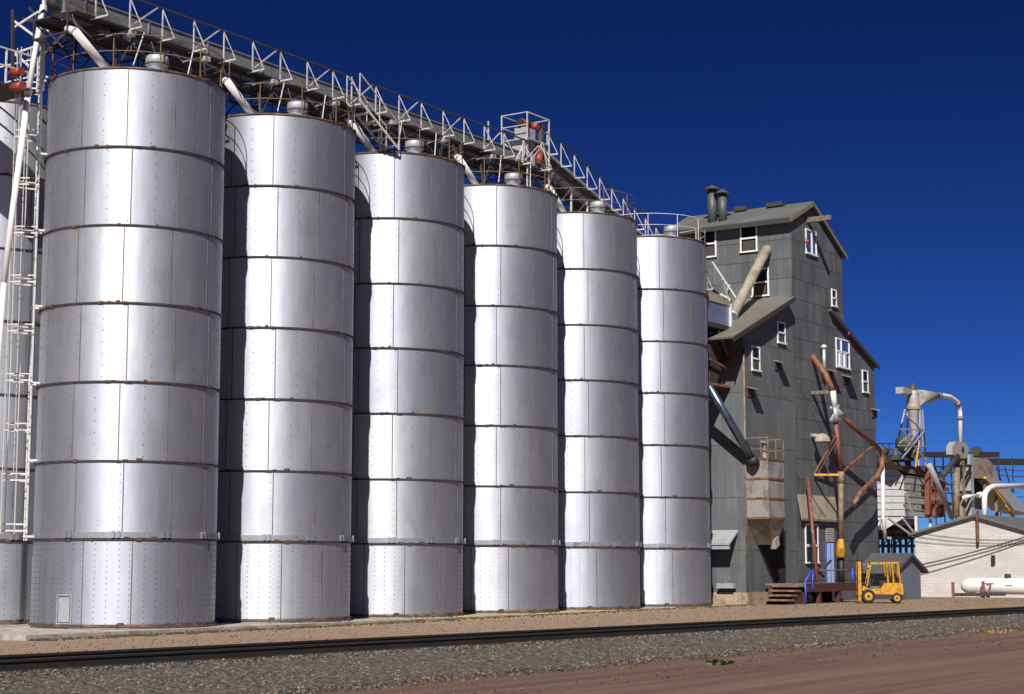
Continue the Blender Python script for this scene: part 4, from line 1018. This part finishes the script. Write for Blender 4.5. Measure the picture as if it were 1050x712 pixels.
for (px, y0_, y1_, lab) in ((977, 598, 613, 'rusty short post left of the white gas tank'), (1008, 597, 612, 'rusty short post standing before the middle of the gas tank')):
    p = L(px, y0_, TX-.9); mb = MB(); mb.bar((p.x, p.y, -.5), p, .15); mb.box((p.x-.09, p.y-.09, p.z), (p.x+.09, p.y+.09, p.z+.05)); tag(mb.build('bollard', 'orange_pipe'), lab, 'post', 'rusty posts before the gas tank')
p = L(1016, 598, TX-.75); q = L(1013, 611, TX-1.0); mb = MB(); mb.bar(p, q, .08); mb.box(q+Vector((-.1, -.1, -.1)), q+Vector((.1, .1, .05))); tag(mb.build('leaning_stake', 'wood_beam'), 'thin leaning stake against the white gas tank', 'stake')
# cables across the white wall
for i, (pts) in enumerate((((940, 546), (1063, 553)), ((938, 550), (1063, 556)), ((936, 555), (1063, 557)))):
    a = L(*pts[0], WX-.06); b_ = L(*pts[1], WX-.06); P_ = [a.lerp(b_, t/12)-Vector((0, 0, .22*4*(t/12)*(1-t/12))) for t in range(13)]
    mb = MB(); mb.tube(P_, .014, 5); tag(mb.build('overhead_cable', 'wire'), ('topmost', 'middle', 'lowest')[i]+' of three dark sagging cables under the eave of the white wall', 'cable', 'sagging cables under the eave of the white wall')
for i, (u, v) in enumerate((((946, 578.5), (1063, 546.5)), ((946, 582), (1063, 549.5)), ((944, 589), (1063, 551)))):
    a = L(*u, WX-.06); b_ = L(*v, WX-.06); P_ = [a.lerp(b_, t/12)-Vector((0, 0, .10*4*(t/12)*(1-t/12))) for t in range(13)]
    mb = MB(); mb.tube(P_, .02, 5); tag(mb.build('overhead_cable', 'wire'), ('uppermost', 'middle', 'lowest')[i]+' of three dark cables rising from the shed across the white wall', 'cable', 'cables rising from the shed to the right')

# ------------------------------------------------------------------ plant behind: bin, cyclone, legs, tank, frames
YB_ = 8.0
def B(x, y, Y=YB_): return F(x, y, Y)
bb = thing('silver_bin', 'large silver ribbed hopper bin on white legs behind the mill', 'bin', B(925, 600))
x0_, xm_, x1_ = B(892, 500).x, B(927, 500).x, B(951, 500).x; zt, zb2 = B(927, 488).z, B(927, 529).z
def P2(v):
    d = Vector(v)-CAM; return 525+FPX*d.dot(_r)/d.dot(_fw)
dl = Vector((-.5, .866, 0)); t_ = 0
while P2((xm_+dl.x*t_, YB_+dl.y*t_, zb2)) > 894 and t_ < 20: t_ += .05
E0 = Vector((xm_, YB_, 0)); E1 = E0+dl*t_; Em = E0+dl*t_*.42; zk = zt+.9
mb = MB(); mb.prism([E1+Vector((0, 0, zb2)), E0+Vector((0, 0, zb2)), E0+Vector((0, 0, zt)), Em+Vector((0, 0, zk)), E1+Vector((0, 0, zk-.1))], (.866*4, .5*4, 0)); mb.build('silver_wall', 'silver_sheet', bb)
mb = MB(); mb.prism([(xm_+.003, YB_, zb2), (x1_, YB_, zb2), (x1_, YB_, B(951, 492).z), (xm_+.003, YB_, zt)], (0, 5, 0)); lw = mb.build('louvre_wall', 'grey_metal', bb)
for i in range(7):
    z = lerp(zb2, zt, i/6.); mb = MB(); mb.box((xm_, YB_-.05, z-.035), (x1_, YB_-.005, z+.035)); nn = Vector((-.866, -.5, 0))*.025; mb.bar(E0+nn+Vector((0, 0, z)), E1+nn+Vector((0, 0, z)), .045, .06); mb.build('rib', 'tan_metal', bb)
for j in (1, 3, 4):
    for i in range(3):
        x = lerp(xm_, x1_, .28+.25*i); z = lerp(zb2, zt, j/6.+.08); mb = MB(); mb.box((x-.35, YB_-.03, z-.28), (x+.35, YB_-.004, z+.28)); mb.build('louvre', 'fork_dark' if i == 2 else 'rust_tank', lw)
mb = MB(); A = B(914, 474.5); Bq = B(929, 486); C = B(953, 490); D = B(945, 481.5)
mb.prism([A+Vector((0, -.1, .05)), Bq+Vector((0, -.1, .1)), C+Vector((0, -.1, 0)), D+Vector((0, -.1, 0))], (0, 5.2, 0)); mb.build('roof', 'rust_roof', bb)
mb = MB(); zz = B(910, 543).z; q0 = [E1, E0, E0+Vector((3.4, 2, 0)), E1+Vector((3.4, 2, 0))]; P0 = [(v_.x, v_.y) for v_ in q0]; xc = B(905, 540).x
vs = [Vector((x, y, zb2-.1)) for x, y in P0]+[Vector((lerp(xc, x, .45), lerp((E0.y+E1.y)/2, y, .4), zz)) for x, y in P0]
mb.add(vs, [(3, 2, 1, 0), (4, 5, 6, 7), (0, 1, 5, 4), (1, 2, 6, 5), (2, 3, 7, 6), (3, 0, 4, 7)]); mb.build('hopper', 'silver_sheet', bb)
for x in (x0_+.2, B(936, 500).x, x1_-.1):
    for y in (YB_-.2, YB_+4.8): mb = MB(); mb.bar((x, y, -.4), (x, y, zb2+.0), .2); mb.build('leg', 'white_steel', bb)
mb = MB()
for (u, v) in (((910, 531), (936, 550)), ((925, 531), (936, 545)), ((906, 531), (899, 541)), ((928, 505), (936, 528))): mb.bar(B(*u, YB_-.45), B(*v, YB_-.45), .12)
mb.build('leg_brace', 'white_steel', bb)
mb = MB(); mb.tube([B(905, 470, YB_-.8), B(905.5, 530, YB_-.8), B(908, 552, YB_-.8)], .14, 10); mb.bar(B(908, 551.5, YB_-.8), B(913, 552, YB_-.8), .16); mb.build('drain_pipe', 'white_paint', bb)
mb = MB(); mb.bar(B(951.5, 528, YB_-.3), B(951.5, 479, YB_-.3), .36); mb.bar(B(951.5, 480, YB_-.3), B(941, 479, YB_-.3), .2); mb.build('red_post', 'red_pipe', bb)
# low lattice wall far behind under the bin
lf = thing('lattice_fence', 'low dark lattice frame seen under the silver bin', 'fence', B(915, 560, 13)); mb = MB()
for px in range(893, 940, 6): mb.bar((B(px, 570, 13).x, 13, -.4), (B(px, 548, 13).x, 13, B(px, 545, 13).z), .2)
for y_ in (545, 552, 560): mb.bar(B(890, y_, 13), B(940, y_, 13), .25)
for px in range(893, 935, 12): mb.bar(B(px, 560, 13), B(px+6, 552, 13), .08)
mb.build('lattice', 'dark_steel', lf)
mb = MB(); mb.box((B(888, 560, 15).x, 15, B(900, 552, 15).z+.0), (B(942, 540, 15).x, 15.2, B(900, 530, 15).z)); mb.build('dark_sheet', 'interior_dark', lf)  # black sheet standing in for the dark beneath the bin

cy_ = thing('cyclone_tower', 'grey dust cyclone on a braced steel tower high behind the mill', 'cyclone', B(937, 480))
def prof_at(px_l, px_r, y): 
    a = B(px_l, y); b_ = B(px_r, y); return (b_-a).length/2*math.sin(rad(22))/math.sin(rad(22))*.42
cc = B(936.5, 420); cX, cYy = cc.x, cc.y
def zB(y): return B(936.5, y).z
rk = 105*1.0/1806*1.06     # metres per pixel there
mb = MB(); mb.lathe([(.01, zB(401)), (7.5*rk, zB(401)), (8*rk, zB(404)), (8*rk, zB(419)), (8*rk, zB(421)), (6.2*rk, zB(424)), (5.2*rk, zB(438)), (2.4*rk, zB(448)), (1.6*rk, zB(470))], 28, (cX, cYy, 0), 0, True); mb.build('cone', 'cyclone_metal', cy_)
mb = MB(); mb.lathe([(8.2*rk, zB(420)), (9.5*rk, zB(420)), (9.5*rk, zB(417.5)), (8.2*rk, zB(417.5)), (8.2*rk, zB(420))], 28, (cX, cYy, 0), 0, False); mb.build('support_ring', 'rust_tank', cy_)
a = B(925, 401); mb = MB(); mb.frame(B(925.5, 401, YB_-.2), (.62, 0, .0), (0, .3, 0), (0, 0, .24)); mb.bar(B(926, 401), B(942, 402), .3, .3); mb.build('outlet_box', 'cyclone_metal', cy_)
mb = MB(); mb.lathe([(.3, 0), (.3, .3), (.2, .35), (.2, .55), (.02, .55)], 14, (cX, cYy, zB(401))); mb.build('fan_motor', 'green_machine', cy_)
# duct to the right: reducer then white bend
r0 = B(940, 408, YB_-.35); 
mb = MB(); mb.tube([B(941, 408, YB_-.3), B(948, 407.5, YB_-.3), B(962, 406, YB_-.3)], [.62, .55, .24], 16); mb.build('inlet_reducer', 'cyclone_metal', cy_)
mb = MB(); mb.tube([B(961, 406, YB_-.3), B(967, 405.8, YB_-.3), B(974, 407, YB_-.3), B(980, 411, YB_-.3), B(983.5, 417, YB_-.3), B(984.5, 424, YB_-.3), B(984.6, 456, YB_-.3)], .18, 14); pb = mb.build('bent_duct', 'white_paint', cy_)
for (u, v) in (((962, 406), (964.5, 405.9)), ((981, 412.5), (982.6, 415)), ((984.4, 427), (984.6, 431))): mb = MB(); mb.tube([B(*u, YB_-.3), B(*v, YB_-.3)], .24, 12); mb.build('collar', 'rust_tank', pb)
for (tx, bx) in ((928, 914), (943.5, 942), (946, 950), (931, 929)):
    Y2 = YB_+(-.9 if tx in (929, 943) else 1.4); mb = MB(); mb.bar(F(tx, 420, Y2), F(bx, 482, Y2), .10); mb.build('tower_leg', 'grey_metal', cy_)
mb = MB()
for (u, v) in (((924, 440), (948, 441)), ((921, 457), (949, 458)), ((924, 440), (955, 480)), ((948, 442), (925, 470)), ((928, 425), (946, 442)), ((943, 440), (928, 462)), ((922, 455), (934, 445)), ((944, 425), (947, 460))): mb.bar(B(*u, YB_-.9), B(*v, YB_-.9), .085)
mb.build('tower_brace', 'grey_metal', cy_)
mb = MB(); mb.bar(B(943, 452, YB_-.95), B(939, 479, YB_-.95), .10); mb.build('yellow_ladder', 'yellow_cone', cy_)
mb = MB(); mb.lathe([(.6, zB(447)), (.85, zB(450)), (.85, zB(458)), (.3, zB(466))], 16, (cX, cYy+.6, 0)); mb.box((cX-1.8, cYy+.5, zB(472)), (cX+1.2, cYy+1.2, zB(468))); mb.build('airlock', 'green_machine', cy_)
eh = thing('elevator_leg', 'twin tube bucket elevator with grey head box right of the cyclone', 'elevator', B(988, 560, 6))
p = B(976.5, 456, 6); q = B(993, 466, 6); mb = MB(); x_a, x_b = p.x, B(993, 466, 6).x
mb.prism([(x_a, 6, B(976, 466, 6).z), (x_a, 6, B(976, 458, 6).z), (x_a+.8, 6, B(980, 453, 6).z), (x_b-.9, 6, B(989, 453.5, 6).z), (x_b, 6, B(993, 458, 6).z), (x_b, 6, B(993, 466, 6).z), (x_b-.6, 6, B(990, 470, 6).z), (x_a+1.0, 6, B(981, 470, 6).z)], (0, .5, 0)); mb.build('head_box', 'cyclone_metal', eh)
mb = MB(); c = B(987, 461, 5.97); mb.tube([c, c+Vector((0, -.06, 0))], .2, 12); mb.build('shaft_cover', 'fork_dark', eh)
for (px, w_) in ((984.5, .34), (993.5, .36)):
    mb = MB(); a = B(px, 466, 6.3); mb.box((a.x-w_, 6.1, 3.0), (a.x+w_, 6.7, a.z)); mb.build('leg_tube', 'rust_tank' if px < 990 else 'grey_metal', eh)
    mb = MB(); 
    for y_ in (478, 485, 505): b_ = B(px, y_, 6.0); mb.box((b_.x-w_-.15, 5.95, b_.z-.12), (b_.x+w_+.15, 6.09, b_.z+.12))
    mb.build('flange', 'fork_dark', eh)
mb = MB(); mb.tube([B(981, 480, 5.8), B(980.5, 530, 5.8)], .25, 10); mb.build('side_pipe', 'tan_pipe', eh)
mb = MB(); mb.tube([B(982, 468, 5.9), B(966, 489, 5.9)], .22, 10); mb.tube([B(966, 489, 5.9), B(963, 497, 5.9)], [.2, .5], 10); mb.build('down_spout', 'dark_steel', eh)
mb = MB(); mb.tube([B(953, 477, 5.6), B(962, 498, 5.6), B(976, 531, 5.6)], .2, 12); tag(mb.build('slanted_chute', 'grey_metal'), 'grey chute slanting down behind the ridge of the white building', 'chute')
rt = thing('rusty_hopper', 'rust stained domed hopper standing right of the elevator legs', 'hopper', B(1008, 520))
a, b_ = B(997, 490, 7.5), B(1011, 490, 7.5)
mb = MB(); prof = [(997, 490), (998, 472), (1004, 469.5), (1012, 470), (1018, 476), (1022, 486), (1024, 494), (1010, 491)]
mb.prism([B(x, y, 7.5) for x, y in prof], (0, 1.1, 0)); mb.build('tank', 'rust_tank', rt)
for px in (998, 1011, 1022): mb = MB(); a = B(px, 491, 7.6); mb.bar((a.x, 7.7, 1.0), (a.x, 7.7, a.z), .22); mb.build('leg', 'tan_pipe', rt)
mb = MB(); mb.box((B(999, 510, 8.2).x, 8.2, B(999, 522, 8.2).z), (B(1010, 510, 8.2).x, 8.4, B(999, 492, 8.2).z)); mb.build('opening', 'interior_dark', rt)
mb = MB(); mb.prism([B(1014, 492, 7.2), B(1026, 493, 7.2), B(1060, 528, 7.2), B(1040, 523, 7.2)], (0, 2, 0)); mb.build('slide', 'grey_metal', rt)
mb = MB(); mb.bar(B(1010, 490, 6.9), B(1030, 516, 6.9), .2); mb.bar(B(1031, 519, 6.9), B(1046, 540, 6.9), .2); mb.build('yellow_edge', 'yellow_cone', rt)
wp = MB(); wp.tube([B(1009.5, 533, 5.5), B(1009.5, 510, 5.5), B(1010.5, 505, 5.5), B(1014, 501, 5.5), B(1019, 499, 5.5), B(1064, 498, 5.5)], .22, 16); tag(wp.build('bent_pipe', 'white_paint'), 'thick white pipe bending right above the white building roof', 'pipe')
wp = MB(); wp.tube([B(988, 510, 5.8), B(1003, 508, 5.8)], .13, 10); wp.tube([B(1003, 508, 5.8), B(1007, 507, 5.8)], .22, 10); tag(wp.build('cross_pipe', 'white_paint'), 'short white horizontal pipe between the elevator leg and the hopper', 'pipe')
# conveyor galleries and frames
gal = thing('gallery_conveyor', 'long dark conveyor gallery on steel posts along the horizon behind plant', 'conveyor', B(980, 520, 12)); mb = MB()
mb.prism([B(948, 463.5, 12), B(1025, 463.5, 12), B(1025, 469, 12), B(948, 468.5, 12)], (0, 1.6, 0)); mb.build('gallery', 'dark_steel', gal)
mb = MB(); mb.prism([B(1005, 470, 14), B(1070, 471, 14), B(1070, 477, 14), B(1005, 476, 14)], (0, 1.6, 0)); mb.build('gallery', 'dark_steel', gal)
for grp, y0_, x0p, x1p in (((899, 912, 958, 967, 975), 0, 942, 985), ((1024, 1038), 3, 1012, 1064)):
    mb = MB()
    for px in grp: a = B(px, 468 if px > 940 else 470, 12.5); mb.bar((a.x, 12.5, -.4), (a.x, 12.5, a.z), .09)
    for y_ in (478, 484, 496, 505): mb.bar(B(890 if x0p == 942 else x0p, y_+y0_, 12.4), B(x1p, y_+1+y0_*1.6, 12.4), .12 if x0p == 942 else .07)
    for (u, v) in (((958, 478), (967, 496)), ((967, 478), (958, 496)), ((953, 480), (945, 500))) if x0p == 942 else (((1022, 478), (1030, 505)), ((1030, 478), (1038, 505))): mb.bar(B(*u, 12.4), B(*v, 12.4), .09)
    mb.build('post_frame', 'dark_steel', gal)
mb = MB()
mb.prism([B(890, 467, 11), B(931, 466, 11), B(931, 474, 11), B(890, 475, 11)], (0, 1.2, 0)); mb.build('walkway_girder', 'dark_steel', gal)
mb = MB()
for px in (898, 905, 912, 919): a = B(px, 455, 10.9); b_ = B(px, 468, 10.9); mb.bar(a, b_, .08)
mb.bar(B(896, 455, 10.9), B(920, 455, 10.9), .08); mb.bar(B(896, 461, 10.9), B(920, 461, 10.9), .06); mb.build('railing', 'dark_steel', gal)
mc = thing('green_machinery', 'cluster of dark green machines beside the cyclone tower foot', 'machinery', B(910, 470, 9)); mb = MB()
mb.tube([B(903, 464, 9.5), B(907, 463.5, 9.5)], .35, 14); mb.box(B(911, 475, 9)-Vector((.5, 0, .3)), B(911, 470, 9)+Vector((.6, .6, .2))); mb.build('blower', 'green_machine', mc)
mb = MB(); mb.tube([B(918, 460, 9), B(918.5, 477, 9)], .25, 12); mb.tube([B(931, 456, 9), B(931, 478, 9)], .25, 12); mb.tube([B(1000, 463, 9), B(1001.5, 463, 9)], .42, 14); mb.build('motor', 'green_machine', mc)
rf = thing('red_rack', 'rusty red steel rack between the silver bin and elevator legs', 'rack', B(963, 520, 9)); mb = MB()
for (u, v) in (((958, 490), (958, 530)), ((966, 490), (966, 530)), ((953, 500), (972, 502)), ((953, 515), (974, 517)), ((966, 500), (974, 528)), ((958, 505), (970, 495))): mb.bar(B(*u, 9), B(*v, 9), .26)
mb.build('frame', 'red_pipe', rf)
mb = MB(); mb.box((B(953, 500, 10).x, 10, B(953, 530, 10).z), (B(965, 500, 10).x, 13, B(953, 489, 10).z)); mb.build('rusty_panel', 'rust_tank', rf)

# ------------------------------------------------------------------ plants
def tuft(p, n, h, spread, mat, name, label, cat, group=None):
    mb = MB()
    for _ in range(n):
        a = random.uniform(0, 6.28); q = Vector(p)+Vector((random.gauss(0, spread), random.gauss(0, spread*.6), 0)); q.z = ground_z(q.x, q.y)
        d = Vector((math.cos(a), math.sin(a), 0)); hh = h*random.uniform(.5, 1.1); s_ = Vector((-d.y, d.x, 0))*random.uniform(.012, .03)*(2 if cat == 'weed' else .5)
        m_ = q+d*hh*.35+Vector((0, 0, hh*.7)); t = q+d*hh*.8+Vector((0, 0, hh))
        mb.add([q-s_*.3, q+s_*.3, m_+s_, m_-s_, t], [(0, 1, 2, 3), (3, 2, 4)])
    o = mb.build(name, mat, fixn=False); return tag(o, label, cat, group)
p = on(737, 682, 2, ROADZ); tuft(p, 200, .12, .15, 'weed_leaf', 'weed', 'small low green weed growing on the dirt at the gravel edge', 'weed')
p = on(1026, 647, 2, ROADZ+.08); tuft(p, 70, .14, .4, 'dry_grass', 'dry_grass', 'yellow dry grass tuft on the gravel edge at far right', 'grass')

# ------------------------------------------------------------------ light, sky, camera
AZ, EL = rad(-153.5), rad(40)
sdir = Vector((math.cos(EL)*math.cos(AZ), math.cos(EL)*math.sin(AZ), math.sin(EL)))
sun = bpy.data.lights.new('sun', 'SUN'); sun.energy = 5.0; sun.angle = rad(.5); sun.color = (1, .965, .925)
so = bpy.data.objects.new('sun', sun); col.objects.link(so); so.rotation_euler = sdir.to_track_quat('Z', 'Y').to_euler(); so.location = (-40, -60, 60)
wd = bpy.data.worlds.new('World'); scn.world = wd; wd.use_nodes = True; nt = wd.node_tree
sk = nt.nodes.new('ShaderNodeTexSky'); sk.sky_type = 'NISHITA'; sk.sun_disc = False; sk.sun_elevation = EL; sk.sun_rotation = math.atan2(sdir.x, sdir.y) % (2*PI)
sk.altitude = 3000; sk.air_density = .75; sk.dust_density = .22; sk.ozone_density = 10
bg = nt.nodes['Background']; bg.inputs['Strength'].default_value = .05; 
gm = nt.nodes.new('ShaderNodeGamma'); gm.inputs[1].default_value = 1.75        # polarised, deep-sky film response
hs = nt.nodes.new('ShaderNodeHueSaturation'); hs.inputs['Saturation'].default_value = 1.0; hs.inputs['Hue'].default_value = .5025; hs.inputs['Value'].default_value = .175
nt.links.new(sk.outputs[0], gm.inputs[0]); nt.links.new(gm.outputs[0], hs.inputs['Color']); nt.links.new(hs.outputs[0], bg.inputs[0])
cam = bpy.data.cameras.new('camera'); co = bpy.data.objects.new('camera', cam); col.objects.link(co); scn.camera = co
cam.sensor_width = 36; cam.lens = 36*FPX/1050; cam.clip_end = 8000; cam.clip_start = .1
co.location = CAM; co.rotation_euler = (PI/2+PIT, 0, YAW-PI/2)
scn.view_settings.view_transform = 'Standard'; scn.view_settings.look = 'None'; scn.view_settings.gamma = 1; scn.view_settings.exposure = .3
